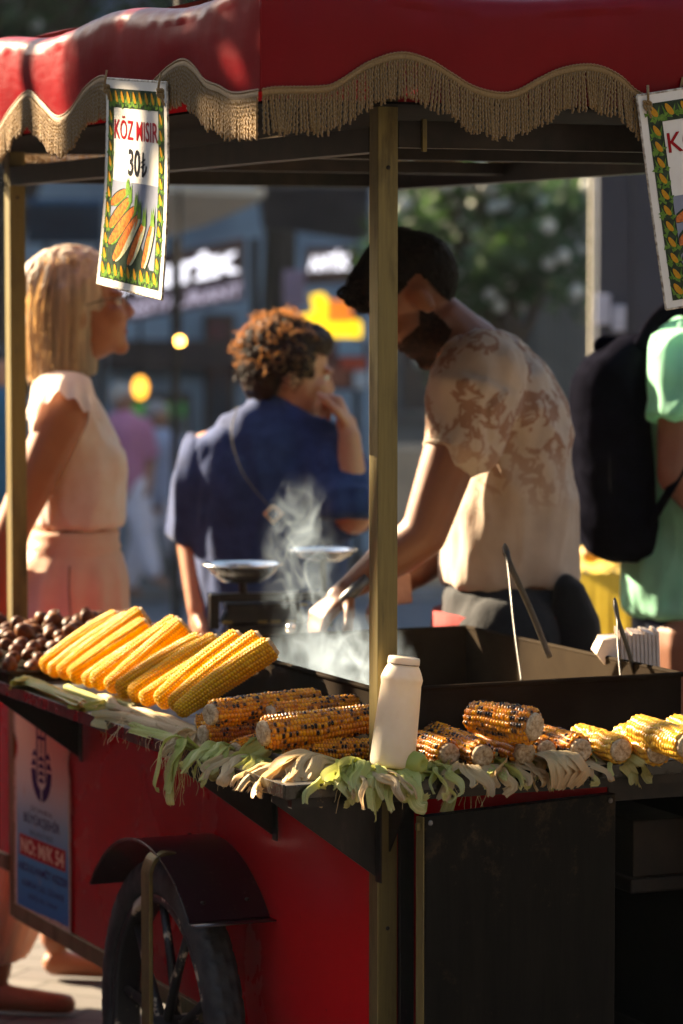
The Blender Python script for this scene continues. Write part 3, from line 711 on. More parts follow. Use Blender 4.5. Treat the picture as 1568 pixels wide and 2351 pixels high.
GRL = [  # kind, (px,py,z) stalk end, (px,py,z) tip, radius factor, label
    ('gr0', (486,1640,.949), (735,1603,.957), 1.0, 'grilled cob topmost behind, its tip beside the pan rim'),
    ('gr5', (468,1688,.903), (615,1672,.906), 1.0, 'blackened grilled cob at the left end of the grilled heap'),
    ('gr1', (622,1642,.942), (850,1614,.945), .95, 'grilled cob lying just behind the thickest one, crossing the post'),
    ('gr2', (607,1683,.930), (868,1645,.944), 1.0, 'thickest grilled cob in front, left of the white bottle'),
    ('gr1', (655,1722,.897), (872,1720,.899), .98, 'orange grilled cob lying low under the thickest cob'),
    ('gr4', (540,1722,.892), (625,1692,.897), .72, 'small pale grilled cob tucked below the blackened one'),
    ('gr5', (455,1665,.905), (560,1640,.925), .85, 'grilled cob half hidden between raw row and grilled heap'),
    ('gr4', (880,1620,.925), (986,1613,.925), .85, 'grilled cob farthest back, peeping out behind the white bottle'),
    ('gr5', (900,1665,.908), (1042,1655,.908), .95, 'grilled cob lying level behind the bottle, tip to the right'),
    ('gr4', (1030,1731,.902), (905,1692,.906), 1.05, 'grilled cob with pale cut end right beside the bottle'),
    ('gr0', (1107,1735,.902), (990,1680,.906), 1.02, 'second cut grilled cob right of the bottle'),
    ('gr4', (1203,1729,.902), (1085,1688,.906), 1.08, 'third cut grilled cob right of the bottle, below the crowning one'),
    ('gr3', (1226,1668,.955), (1076,1643,.962), 1.15, 'fat charred grilled cob crowning the right heap'),
    ('gr4', (1254,1722,.902), (1165,1690,.906), .95, 'shaded grilled cob under the crowning cob, its cut end facing out'),
    ('gr3', (1332,1722,.902), (1215,1685,.906), .98, 'rightmost grilled cob with pale cut end, next to boiled corn'),
]
for k, (kd, a, b, r, lb) in enumerate(GRL): cob(kd, 'grilled_corn_cob', zc(*a), zc(*b), lb, GG, roll=k*1.3, r=r)
BOL = [
    ('bo0', (1425,1722,.901), (1325,1688,.906), 1.0, 'pale boiled cob nearest the grilled corn'),
    ('bo1', (1512,1725,.901), (1425,1690,.906), 1.05, 'boiled cob with large ragged cut end, second from the left'),
    ('bo0', (1580,1712,.925), (1460,1670,.93), 1.1, 'boiled cob resting on top, highest of the boiled ones'),
    ('bo1', (1640,1705,.93), (1545,1668,.935), 1.0, 'boiled cob at the right edge of the photo'),
    ('bo0', (1610,1735,.901), (1530,1700,.903), 1.0, 'boiled cob under the topmost, cut by the photo edge')]
for k, (kd, a, b, r, lb) in enumerate(BOL): cob(kd, 'boiled_corn_cob', zc(*a), zc(*b), lb, 'boiled corn cobs', roll=k*2.1, r=r)

# ------------------------------------------------------------------ husks
def husk_mat(name, stops, tr):
    s = NT(name); g = s.n.new('ShaderNodeSeparateXYZ'); s.l(s.tc.outputs['UV'], g.inputs[0])
    ribs = s.noise(1, 3, (70, 1.5, 1), kind='UV'); blot = s.noise(14, 5)
    c = s.ramp(s.math('ADD', s.math('MULTIPLY', blot, .75), s.math('MULTIPLY', g.outputs[1], .28)), stops)
    c = s.mix(s.ramp(ribs, [(.35, (.85,)*3), (.58, (0,)*3)]), c, tuple(x*.62 for x in stops[1][1]))
    s.set('Base Color', c); s.set('Roughness', .5); s.set('Specular IOR Level', .35); s.bump(ribs, .6, .0016); s.translucent(.32, c); return s.m
H_green = husk_mat('green_husk', [(.25, (.30,.36,.05)), (.45, (.52,.54,.12)), (.65, (.72,.64,.28)), (.85, (.55,.35,.14))], .3)
H_pale = husk_mat('pale_husk', [(.25, (.50,.44,.16)), (.45, (.74,.54,.27)), (.65, (.74,.48,.26)), (.85, (.42,.21,.08))], .3)
silk = simple('corn_silk', (.70,.52,.26), (.45,.26,.10), 80, .5)
def leaf(mb, pts, wid, nrm, cup=.25, twist=0, ragg=.15, nu=8, nv=22, seed=0, tap=.5):
    P = curve3(pts, nv); nrm = V(nrm)
    fr = []
    for i, p in enumerate(P):
        t = (P[min(i+1, nv)]-P[max(i-1, 0)]).normalized(); n = nrm - t*nrm.dot(t)
        n = n.normalized() if n.length > .05 else (fr[-1][2] if fr else t.orthogonal()); nrm = n*.7+nrm*.3
        a = twist*i/nv; n = (Matrix.Rotation(a, 3, t) @ n); fr.append((p, t.cross(n), n))
    def fn(a, b):
        i = min(nv, int(round(b*nv))); p, sd, n = fr[i]; x = a*2-1
        w_ = wid*(.55+.45*math.sin(min(1, b*2.2)*PI/2))*(1-tap*smoothstep(.55, 1, b))*(1+.25*noise.noise(V((b*5, seed, 9))))
        end = ragg*noise.noise(V((a*7, seed, 2)))*smoothstep(.8, 1, b)*wid*1.6
        t = (P[min(i+1, nv)]-P[max(i-1, 0)]).normalized()
        wr = .0011*math.sin(a*21+seed) + .0016*noise.noise(V((a*9, seed, b*2))) + .003*noise.noise(V((a*3, b*5, seed)))
        return p + sd*(x*w_) - n*(cup*w_*x*x) + n*wr + t*end
    mb.grid(fn, nu, nv)
def strand(mb, p, d, L, seed, r=.0004, n=9, droop=1.0):
    rnd = random.Random(seed); q = V(p); d = V(d).normalized(); pts = [q.copy()]
    for i in range(n):
        d = (d + V((rnd.uniform(-.5, .5), rnd.uniform(-.5, .5), rnd.uniform(-.45, .3)-.25*droop))).normalized(); q = q + d*(L/n); pts.append(q.copy())
    mb.tube(curve3(pts, n*2), r, 4, cap=False)
def husk(base, out, L, n, seed, label, mat, spread=.5, droop=.03, wid=.013, up=.012, silkn=4, roll=0, lift=0):
    """a torn bundle of husk leaves: base point, outward direction, length"""
    rnd = random.Random(seed); out = V(out).normalized(); side = V((0,0,1)).cross(out).normalized(); mb = MB(); Z = V((0,0,1)); n = int(n*1.7)
    for k in range(n):
        f = (k/(n-1)-.5) if n > 1 else 0; a = f*spread*1.6 + rnd.uniform(-.25, .25)
        d = (out*math.cos(a)+side*math.sin(a)).normalized(); l = L*rnd.uniform(.8, 1.35)
        b = V(base) + side*(f*wid*2.4+rnd.uniform(-.004, .004)) + Z*(rnd.uniform(0, up*.7)+lift); dr = droop*rnd.uniform(.3, 1.6)
        hh = up*rnd.uniform(.6, 1.5); sg = rnd.choice((-1, 1))
        pts = [b - d*l*.35 + Z*(-.2*hh), b + Z*(hh*.5) + side*rnd.uniform(-.004, .004), b + d*l*.30 + Z*hh + side*rnd.uniform(-.007, .007), b + d*l*.56 + Z*(hh*.6-dr*.1) + side*sg*.006, b + d*l*.80 - Z*(dr*.45-.1*hh) - side*sg*.004, b + d*l*.93 - Z*dr]
        if rnd.random() < .6: pts.append(pts[-1] + d*rnd.uniform(-.012, .012) + Z*rnd.uniform(-.012, .010) + side*rnd.uniform(-.010, .010))
        leaf(mb, pts, wid*rnd.uniform(.5, 1.15), Z + side*rnd.uniform(-.8, .8), cup=rnd.uniform(-.3, .9), twist=rnd.uniform(-1.6, 1.6), seed=seed*3.3+k, ragg=.55, tap=rnd.uniform(-.1, .6), nv=26)
    o = solo('corn_husk', mb, mat, label, 'corn husk', 'corn husks lining the counter edge', smooth=True)
    if silkn:
        sm = MB()
        for k in range(silkn): strand(sm, V(base)+out*L*.5+side*rnd.uniform(-.01, .01)+Z*.004, out+side*rnd.uniform(-.8, .8), rnd.uniform(.03, .07), seed*7+k)
        part('silk', sm, silk, o, world=True)
    return o
F = -UD; Lf = -VD                                        # out over the front rim / out over the left rim
def cc(px, py, z): return on_z(px, py, z)
HZ = SH+.006
husk(cc(735,1765,HZ), Lf*1.0+F*.55, .105, 7, 1, 'big peach coloured husk bundle at the counter corner', H_pale, .45, .030, .015, .016)
husk(cc(620,1728,HZ), Lf*1.0+F*.35, .085, 6, 2, 'green and cream husk beside the small pale cob', H_green, .4, .02, .012, .014, 9)
husk(cc(525,1735,HZ), Lf*1.0+F*.3, .070, 5, 3, 'green tipped husk between the hanging curl and the corner bundle', H_green, .5, .022, .012, .012, 6)
husk(cc(452,1710,HZ), Lf+F*.2, .055, 5, 4, 'ragged yellow husk stub under the blackened cob', H_pale, .8, .012, .011, .014, 8)
husk(cc(428,1722,HZ), Lf+F*.2, .045, 3, 5, 'curled husk hanging over the left rail', H_green, .3, .052, .011, .012, 8)
husk(cc(830,1775,HZ+.002), Lf*.55+F*.9, .075, 5, 6, 'twisted green husk left of the bottle base', H_green, .6, .030, .014, .012)
husk(cc(892,1782,HZ-.004), F*1.0+VD*.15, .072, 5, 7, 'broad green husk spread under the bottle', H_green, .75, .040, .017, .006, 2)
husk(cc(1030,1750,HZ), F, .060, 6, 8, 'peach husk with a long strip hanging down over the front rim', H_pale, .6, .022, .012, .010)
husk(cc(1108,1748,HZ), F+VD*.1, .062, 6, 9, 'yellow green husk below the second cut cob', H_green, .55, .018, .012, .010)
husk(cc(1165,1735,HZ), F+VD*.25, .070, 5, 10, 'thin frayed husk below the third cut cob', H_pale, .45, .020, .010, .018)
husk(cc(1205,1752,HZ), F-VD*.1, .050, 5, 11, 'short torn husk right of the frayed one', H_pale, .6, .018, .010, .010)
husk(cc(1350,1735,HZ), F*.75+VD*.85, .105, 6, 12, 'long pointed husk reaching right toward the boiled corn', H_green, .35, .022, .015, .014)
husk(cc(1040,1690,HZ), VD+UD*.2, .10, 4, 13, 'flat pale husk lying behind the right grilled heap', H_pale, .3, .0, .014, .016, 0)
husk(cc(1360,1735,HZ), F+VD*.4, .055, 4, 14, 'small green husk under the rightmost grilled cob', H_green, .5, .024, .013, .010, 0)
husk(cc(690,1770,HZ-.002), F*1.0+Lf*.5, .05, 4, 26, 'small cream husk drooping at the very corner', H_pale, .7, .028, .010, .006, 3)
husk(cc(985,1765,HZ-.002), F*1.0, .045, 4, 27, 'small green husk between the bottle and the peach husk', H_green, .7, .018, .010, .006, 2)
rnd9 = random.Random(77)
for k, (px, py, dx) in enumerate(((560,1748,-.2),(600,1752,-.1),(655,1768,-.2),(770,1785,.1),(840,1788,.2),(1000,1772,0),(1070,1768,.1),(1125,1762,.3),(1180,1758,.2),(1235,1752,.1),(1300,1748,.3),(1395,1738,.4))):
    md = F if px > 700 else (Lf*.8+F*.5)
    husk(cc(px, py, HZ-.003), md+VD*dx, .075, 4, 200+k, ['flat torn leaf filling the gap', 'thin curled leaf', 'pale shredded leaf', 'green streaked leaf'][k % 4] + ' on the rim ' + ['left of the pale small cob', 'under the pale small cob', 'before the corner', 'at the corner front', 'left of the bottle', 'right of the bottle butt husk', 'under the second cut cob', 'between second and third cut cobs', 'under the third cut cob', 'left of the wide folded husk', 'right of the wide folded husk', 'left of the boiled corn'][k], H_green if k % 2 else H_pale, .9, .022, .010, .007, 2)
# wide flat husk folded over the front rim
mb = MB(); b0 = cc(1262, 1742, HZ+.012)
for k in range(5):
    q = b0 + VD*(.010*k-.012); leaf(mb, [q - F*.025+V((0,0,.004)), q + V((0,0,.012)), q + F*.028 + V((0,0,.006)) + VD*.006, q + F*.036 - V((0,0,.018)) + VD*(.010+.003*k), q + F*.030 - V((0,0,.042+.004*(k % 2))) + VD*(.012-.002*k)], .017, V((0,0,1)), cup=.25, seed=70+k, tap=.15, ragg=.3)
solo('corn_husk', mb, H_pale, 'wide peach husk folded flat over the front rim', 'corn husk', 'corn husks lining the counter edge', smooth=True)
mb = MB(); b0 = cc(1040, 1765, HZ); leaf(mb, [b0, b0+F*.012+V((0,0,.002)), b0+F*.02-V((0,0,.02)), b0+F*.016-V((0,0,.045))-VD*.01, b0+F*.02-V((0,0,.068))-VD*.022], .0075, V((0,0,1))+F, cup=.3, twist=.5, seed=5, tap=-.4)
solo('corn_husk', mb, H_green, 'single pale green strip dangling in front of the red panel', 'corn husk', 'corn husks lining the counter edge', smooth=True)
# rolled green husk butt right of the bottle
mb = MB(); p0 = cc(950, 1752, SH+.022); ax = (F*.8+VD*.35).normalized(); sd_ = V((0,0,1)).cross(ax).normalized()
rg = []
for k, (t, r) in enumerate(((-.05, .014), (-.02, .018), (0, .0195), (.012, .018), (.019, .013), (.021, .008), (.016, .005))):
    rg.append([p0 + ax*(t+.002*noise.noise(V((j*.8, k, 1)))) + sd_*(r*math.cos(2*PI*j/26)*(1+.08*noise.noise(V((j*.7, k*.3, 4))))) + V((0,0,1))*(r*math.sin(2*PI*j/26)) for j in range(26)])
mb.rings(rg, cap=True); solo('corn_husk', mb, H_green, 'tight green husk butt standing right beside the bottle', 'corn husk', 'corn husks lining the counter edge', smooth=True)
# long husks along the left rail, below the raw row
LONG = [((30,1572), (60,1562), (130,1585), (190,1620), 'fat pale green husk at the far left end of the rail', .019, H_green, .02),
        ((150,1580), (200,1600), (240,1615), (300,1635), 'dark green husk below the second raw cobs', .012, H_green, .010),
        ((160,1625), (220,1622), (280,1610), (330,1612), 'striped green husk with a torn tip near the rail', .012, H_green, .008),
        ((228,1600), (250,1612), (262,1630), (300,1645), 'yellow torn husk tip standing up among the raw cobs', .011, H_pale, .014),
        ((215,1648), (290,1655), (370,1675), (440,1690), 'long pale husk lying along the middle of the rail', .015, H_pale, .008),
        ((250,1632), (330,1645), (400,1665), (455,1678), 'creamy shredded husk under the middle raw cobs', .014, H_pale, .012),
        ((300,1672), (360,1690), (410,1702), (450,1712), 'greenish husk flat on the rail near the grilled heap', .010, H_green, .006)]
for k, (a, b, c, d, lb, wd, mt, hh) in enumerate(LONG):
    mb = MB()
    for j in range(4):
        P = [cc(q[0], q[1]-3*j, SH+.004+hh*.5*(.6+.5*j)) for q in (a, b, c, d)]; P = [p + V((0,0, .006*math.sin(i*1.3+j+k))) + Lf*(.003*math.cos(j*2+i)) for i, p in enumerate(P)]
        leaf(mb, P, wd*(1-.12*j), V((0,0,1))+Lf*.7, cup=.7, twist=.3*math.sin(j*2.1+k), seed=k*5+j, ragg=.35, tap=.4, nv=26)
    o = solo('corn_husk', mb, mt, lb, 'corn husk', 'corn husks lining the counter edge', smooth=True)
    if k in (3, 4, 5, 6):
        sm = MB(); rnd = random.Random(k)
        for j in range(22):
            p = curve3([cc(q[0], q[1], SH+.012) for q in (a, b, c, d)], 10)[rnd.randint(3, 9)]; strand(sm, p, Lf+F*rnd.uniform(-.5, 1.5)+V((0,0,.3)), rnd.uniform(.03, .08), k*40+j, droop=.55)
        part('silk', sm, silk, o, world=True)
sm = MB(); rnd = random.Random(3)
for j in range(16):
    p = cc(440+rnd.uniform(-25, 30), 1735, SH); strand(sm, p+Lf*.01, Lf*.6+V((0,0,-.5)), rnd.uniform(.05, .10), 900+j, droop=1.8)
for j in range(7):
    p = cc(1060+rnd.uniform(-10, 20), 1765, SH); strand(sm, p+F*.03, F*.4+V((0,0,-.8)), rnd.uniform(.05, .09), 950+j, droop=1.6)
solo('corn_silk', sm, silk, 'loose corn silk threads hanging over the counter edge', 'corn silk', kind='stuff')

# ------------------------------------------------------------------ salt bottle
s = NT('bottle_plastic'); n = s.noise(25, 5, rough=.65); gz = s.n.new('ShaderNodeSeparateXYZ'); s.l(s.tc.outputs['Object'], gz.inputs[0])
s.set('Base Color', s.ramp(n, [(.35, (.80,.72,.60)), (.62, (.74,.64,.50)), (.75, (.62,.50,.36))])); s.set('Roughness', .38); s.set('Subsurface Weight', .3); s.set('Subsurface Radius', (.03,.02,.012)); s.set('Subsurface Scale', .5); s.bump(s.noise(16, 3), .25, .004); s.translucent(.35, (.85,.70,.50)); plast = s.m
bz = SH+.014
base = C(.004, -.045, bz)
tilt = Matrix.Rotation(R(7.2), 4, (UD + V((0,0,0))).normalized())
BM_ = Matrix.Translation(base) @ tilt
mb = MB(); mb.lathe([(.026, .0), (.032, .001), (.0352, .005), (.0358, .012), (.0352, .05), (.034, .09), (.0328, .122), (.0322, .132), (.0335, .139), (.0338, .142), (.0326, .146), (.0300, .153), (.0265, .160), (.0248, .1625), (.0248, .165)], 48)
bot = solo('salt_bottle', mb, plast, 'white plastic salt bottle leaning in front of the corner post', 'bottle', smooth=True, M=BM_)
mb = MB(); mb.lathe([(.0255, .1652), (.0258, .1665), (.0256, .173), (.0246, .176), (.021, .1768), (.004, .1765)], 40)
part('bottle_cap', mb, plast, bot, smooth=True)
mb = MB(); mb.lathe([(.0252, .1642), (.0262, .1648), (.0262, .1656), (.0252, .166)], 40); part('grime_ring', mb, simple('grime', (.10,.05,.03), (.4,.3,.2), 90, .8), bot, smooth=True)

# ------------------------------------------------------------------ price signs
card = simple('laminated_card', (.72,.67,.59), (.68,.62,.54), 30, .4, coat=.1); card_edge = simple('worn_card_edge', (.62,.55,.44), (.16,.11,.07), 120, .6, detail=7)
sgreen = simple('print_dark_green', (.012,.022,.012), (.03,.05,.03), 90, .3, spec=.15); slime = simple('print_leaf_green', (.06,.15,.02), (.14,.24,.04), 140, .3, spec=.15); syel = simple('print_corn_yellow', (.55,.27,.02), (.48,.19,.015), 300, .3, spec=.15)
sred = simple('print_red', (.34,.003,.010), None, 90, .3, spec=.15); sblack = simple('print_black', (.01,.01,.01), (.015,.015,.02), 90, .3, spec=.15); sgrey = simple('print_grey_blue', (.20,.21,.26), (.23,.24,.29), 40, .3, spec=.15)
s = NT('print_orange_corn'); vv = s.voro(170, sc=(1,1,1)); s.set('Base Color', s.ramp(vv, [(.15, (.62,.17,.02)), (.55, (.52,.11,.01)), (.8, (.30,.05,.005))])); s.set('Roughness', .3); sorange = s.m
spale = simple('print_pale_husk', (.48,.46,.34), (.36,.36,.16), 200, .3, spec=.15)
def price_sign(name, P, label, cat, flip=False):
    mb = MB(); n = 30
    mb.grid(lambda a, b: P(a, b, 0), 2, n); mb.grid(lambda a, b: P(a, b, -.003), 2, n, flip=True)
    for b in (0, 1): mb.grid(lambda a, c, b=b: P(a, b, -.003*c), 2, 1)
    for a in (0, 1): mb.grid(lambda c, b, a=a: P(a, b, -.003*c), 1, n)
    o = solo(name, mb, card, label, cat, 'hanging price signs')
    def add(nm, m, mt): return part(nm, m, mt, o, world=True)
    X0, X1, T0, T1 = .135, .865, .135, .88
    m = MB(); P.rect(m, .045, .955, .045, T0, .0004); P.rect(m, .045, .955, T1, .965, .0004); P.rect(m, .045, X0, T0, T1, .0004, n=20); P.rect(m, X1, .955, T0, T1, .0004, n=20); add('corn_border', m, sgreen)
    ly = MB(); lg = MB(); rnd = random.Random(2)
    def icon(cx, cy, w_, h_):
        sl = .18*w_
        ly.add([P(cx + w_*.19*math.cos(a)*(1-.25*math.sin(a)) - sl*math.sin(a)*.9, cy - h_*.10 - h_*.36*math.sin(a), .0012) for a in [2*PI*k/12 for k in range(12)]], [tuple(range(12))])
        for k in range(9):
            x = rnd.uniform(-.48, .48); y = rnd.uniform(.05, .48); r = rnd.uniform(.13, .26); a0 = rnd.uniform(0, 3)
            lg.add([P(cx+w_*(x+r*math.cos(a0+q)*(.5+.5*(i % 2))), cy+h_*(y+r*.8*math.sin(a0+q)*(.5+.5*(i % 2))), .0008+.00003*k) for i, q in enumerate([2*PI*j/6 for j in range(6)])], [tuple(range(6))])
        for k in (-1, 1): lg.add([P(cx+k*w_*.12, cy+h_*.2, .001), P(cx+k*w_*.42, cy-h_*.42, .001), P(cx+k*w_*.30, cy+h_*.25, .001)], [(0, 1, 2)])
    for k in range(9): icon(.075+.10*(k+.1), .09, .105, .080); icon(.075+.10*(k+.1), .922, .105, .078)
    for k in range(10): icon(.09, .18+.0745*k, .088, .072); icon(.91, .18+.0745*k, .088, .072)
    add('corn_print', ly, syel); add('leaf_print', lg, slime)
    m = MB(); P.text(m, 'KÖZ MISIR', X0+.015, X1-.005, .17, .285, .0008, bold=.011); add('title_text', m, sred)
    m = MB(); P.text(m, '30', .385, .575, .325, .455, .0008, bold=.02)
    st = lambda pts: P.poly(m, pts, .0008)
    st([(.612,.335),(.634,.335),(.634,.452),(.612,.452)])                       # lira sign
    for dy in (0, .022): st([(.592,.389+dy),(.592,.380+dy),(.660,.362+dy),(.660,.371+dy)])
    for i in range(8):
        a0, a1 = i/8*PI/2, (i+1)/8*PI/2; f = lambda a, r: (.612 + r*math.sin(a)*.075, .398 + r*math.cos(a)*.054)
        st([f(a0, 1), f(a1, 1), f(a1, .72), f(a0, .72)])
    add('price_text', m, sblack)
    m = MB(); P.rect(m, X0, X1, .485, T1, .0004); add('photo_backdrop', m, sgrey)
    m = MB(); P.poly(m, [(X0, .88), (X0, .80), (.30, .70), (.62, .76), (.80, .88)], .0006); P.poly(m, [(X0,.70),(.36,.56),(.40,.60),(X0,.76)], .0007); add('photo_shadow', m, sgreen)
    m = MB(); gl = MB(); pl = MB(); shm = MB()
    def ear(x0, y0, x1, y1, w_, lay):
        nn = 14; dx, dy = x1-x0, (y1-y0)*1.25; L_ = math.hypot(dx, dy); px_, py_ = -dy/L_, dx/L_/1.25
        def outl(k, off, sc_):
            ptsL = []; ptsR = []
            for i in range(nn+1):
                t = i/nn; ww = w_*sc_*(math.sin(PI*min(1, t*1.0+.02))**.45)*(1-.15*t)
                cx_, cy_ = x0+(x1-x0)*t, y0+(y1-y0)*t
                ptsL.append((cx_-px_*ww+k, cy_-py_*ww)); ptsR.append((cx_+px_*ww+k, cy_+py_*ww))
            q = ptsL + ptsR[::-1]; return [(min(X1, max(X0, a)), min(T1, b)) for a, b in q]
        P.poly(shm, outl(-.012, 0, 1.22), .00075+.0002*lay)
        P.poly(pl if lay > 2 else gl, outl(.03, 0, 1.12), .0009+.0002*lay); P.poly(m, outl(0, 0, 1), .0010+.0002*lay)
        P.poly(gl, [(x1-.03, y1+.02), (x1-.015, y1-.07), (x1+.005, y1-.03), (x1+.02, y1-.085), (x1+.03, y1+.02)], .0011+.0002*lay)
    ear(.13, .60, .39, .525, .034, 0); ear(.13, .71, .44, .56, .042, 1); ear(.15, .79, .54, .595, .044, 2); ear(.24, .865, .60, .63, .052, 3); ear(.47, .876, .68, .66, .040, 4); ear(.70, .876, .81, .655, .032, 5)
    add('outline_print', shm, sgreen); add('orange_corn_print', m, sorange); add('husk_print', gl, slime); add('pale_husk_print', pl, spale)
    m = MB(); m.tube([P(0, 0, -.0015)+V((0,0,0)), P(.5, 0, -.0015), P(1, 0, -.0015)], .0022, 6); m.tube([P(0, 1, -.0015), P(.5, 1, -.0015), P(1, 1, -.0015)], .0024, 6)
    m.tube([P(0, k/20, -.0015) for k in range(21)], .0020, 6); m.tube([P(1, k/20, -.0015) for k in range(21)], .0020, 6); add('worn_edge', m, card_edge)
    for (a, b) in ((.05, .045), (.95, .045)):
        m = MB(); c0 = P(a, b, .004)
        m.tube([P(a, b, .001), P(a, b-.02, .008), c0 + V((0,0,.03))], .0022, 6)
        for k in range(3): m.tube([c0 + V((.006*math.cos(q+k), -.003*math.sin(q*2), .007*math.sin(q)-.002)) for q in [2*PI*j/10 for j in range(11)]], .0021, 6)
        m.tube([c0, c0+V((.002, -.004, -.012)), c0+V((.006, -.004, -.022))], .0021, 6)
        part('tie_cord', m, cord, o, world=True, smooth=True)
    return o
def wv(p): return CART_M @ p
P1 = Patch(wv(on_v(244,180,-.262)), wv(on_v(381,190,-.262)), wv(on_v(370,687,-.270)), wv(on_v(221,650,-.270)), bulge=-.006)
price_sign('price_sign', P1, 'price sign hanging on the left canopy side above the blonde woman', 'price sign')
P2 = Patch(wv(on_u(1463,220,-.128)), wv(on_u(1818,165,-.128)), wv(on_u(1895,650,-.132)), wv(on_u(1530,710,-.132)), bulge=-.002)
price_sign('price_sign', P2, 'tilted price sign at the right edge above the backpack', 'price sign')

# ------------------------------------------------------------------ chestnuts
s = NT('chestnut_shell'); n = s.noise(60, 4, (1,1,2.5)); s.set('Base Color', s.ramp(n, [(.35, (.030,.009,.004)), (.55, (.12,.036,.010)), (.8, (.30,.12,.035))])); s.set('Roughness', .5); s.set('Specular IOR Level', .2); shell = s.m
nut_flesh = simple('roasted_slit', (.35,.19,.07), (.05,.025,.012), 90, .7)
mb = MB(); rg = []
for k in range(13):
    t = k/12; z = -.012+.029*t; r = .0205*math.sin(PI*min(1, t*.93+.035))**.6*(1-.28*t)
    rg.append([V((r*math.cos(2*PI*j/18), r*.88*math.sin(2*PI*j/18), z)) for j in range(18)])
mb.rings(rg); nutm = mb.mesh('chestnut'); nutm.materials.append(shell)
sl = MB(); sl.tube([(.0160, -.009, .002), (.0180, -.004, .003), (.0184, .004, .003), (.0165, .010, .003)], [.0006, .0022, .0022, .0006], 6); slm = sl.mesh('s'); slm.materials.append(nut_flesh)
random.seed(14); placed = []
heap = lambda v, u: SH + .012 + .062*max(0, 1-((u-1.66)/.36)**2)*max(.15, 1-((v-.05)/.36)**2)
cand = []
for i in range(4000):
    v = random.uniform(-.175, .24); u = random.uniform(1.36, 1.93)
    zz = heap(v, u)
    if all((v-a)**2+(u-b)**2 > .0335**2 for a, b, c in cand): cand.append((v, u, zz))
for layer in (1,):
    for i in range(500):
        v = random.uniform(-.10, .20); u = random.uniform(1.42, 1.90); zz = heap(v, u)+.018
        if all((v-a)**2+(u-b)**2+(zz-c)**2 > .0325**2 for a, b, c in cand): cand.append((v, u, zz))
for (v, u, z) in cand[:190]:
    o = bpy.data.objects.new('chestnut', nutm); col.objects.link(o)
    o.matrix_world = Matrix.Translation(C(v, u, z)) @ Matrix.Rotation(random.uniform(0, 6.28), 4, 'Z') @ Matrix.Rotation(random.uniform(0, 3), 4, 'X') @ Matrix.Rotation(random.uniform(0, 6.28), 4, 'Z') @ Matrix.Scale(random.uniform(.85, 1.15), 4)
    o['label'] = 'glossy dark roasted chestnut in the heap behind the yellow cobs'; o['category'] = 'chestnut'; o['group'] = 'roasted chestnuts in a heap'
    e = bpy.data.objects.new('slit', slm); col.objects.link(e); e.parent = o
ntray, nr_ = tray((-.188, 1.345), (.26, 1.945), SH+.001, SH+.022)
ntray.add(nr_.v, nr_.f); me = ntray.mesh('t', False); me.transform(CART_M)
solo('chestnut_tray', me, pan_steel, 'low steel tray holding the roasted chestnuts', 'tray')

# ------------------------------------------------------------------ balance scale
SB = at_y(560, 1462, 6.95); SB.z = SH
scale_t = thing('balance_scale', 'black cast balance scale with two shiny steel dishes behind the corn', 'scale', Matrix.Translation(SB) @ Matrix.Rotation(R(8), 4, 'Z'))
def sx(px): return (px-560)*6.95/FPX
def szz(py): return CAMH-(py-660)/FPX*6.95 - SH
mb = MB(); mb.box((sx(500), -.06, .0), (sx(735), .06, .035)); mb.box((sx(520), -.045, .035), (sx(715), .045, .06)); part('base', mb, black, scale_t, bevel=.006)
mb = MB(); zt_ = szz(1372)
mb.rings([[V((x, y, z)) for x, y in ((sx(515)-k, -.03), (sx(690)+k, -.03), (sx(690)+k, .03), (sx(515)-k, .03))] for z, k in ((.06, .01), (.09, -.004), (zt_-.035, -.008), (zt_-.012, .0))]); part('housing', mb, black, scale_t, bevel=.004)
mb = MB(); mb.box((sx(480), -.012, szz(1382)), (sx(770), .012, szz(1362))); mb.box((sx(478), -.03, .05), (sx(500), .03, szz(1362))); mb.box((sx(745), -.02, .05), (sx(765), .02, szz(1362))); mb.tube([(sx(560),0,szz(1372)), (sx(556),0,szz(1338))], .009, 8); mb.tube([(sx(745),0,szz(1372)), (sx(743),0,szz(1290))], .008, 8); part('beam', mb, black, scale_t, bevel=.003)
mb = MB()
for x in (505, 585, 615, 650): mb.box((sx(x), -.0625, .055+.01), (sx(x)+.02, -.0605, .071))
mb.box((sx(675), -.018, szz(1392)), (sx(705), -.013, szz(1386))); part('brass_plates', mb, brass, scale_t)
dish = m_steel('bright_steel', (.80,.78,.74), .22, (.3,.25,.2), .62)
for cx, cy, r, dp in ((558, 1297, .080, .036), (744, 1266, .068, .022)):
    mb = MB(); M3 = Matrix.Translation((sx(cx), 0, szz(cy)))
    mb.lathe([(.02, -dp), (r*.55, -dp), (r*.86, -dp*.45), (r, 0), (r+.006, .0005), (r+.006, .003), (r, .003), (r*.84, -dp*.42), (r*.52, -dp+.003), (.002, -dp+.003)], 48, M3, cap=False)
    part('dish', mb, dish, scale_t, smooth=True)
mb = MB(); mb.box((sx(545), -.01, szz(1297)-.02), (sx(575), .01, szz(1297)+.002)); part('weight', mb, dish, scale_t, bevel=.002)
mb = MB(); mb.ell(at_y(668, 1442, 6.72), (.011, .011, .011), nu=24, nv=16); p = at_y(668, 1442, 6.72); mb.tube([p - V((0,0,.011)), V((p.x, p.y, SH+.0005))], .004, 8)
solo('steel_knob', mb, dish, 'small shiny steel ball knob right of the balance scale', 'knob', smooth=True)

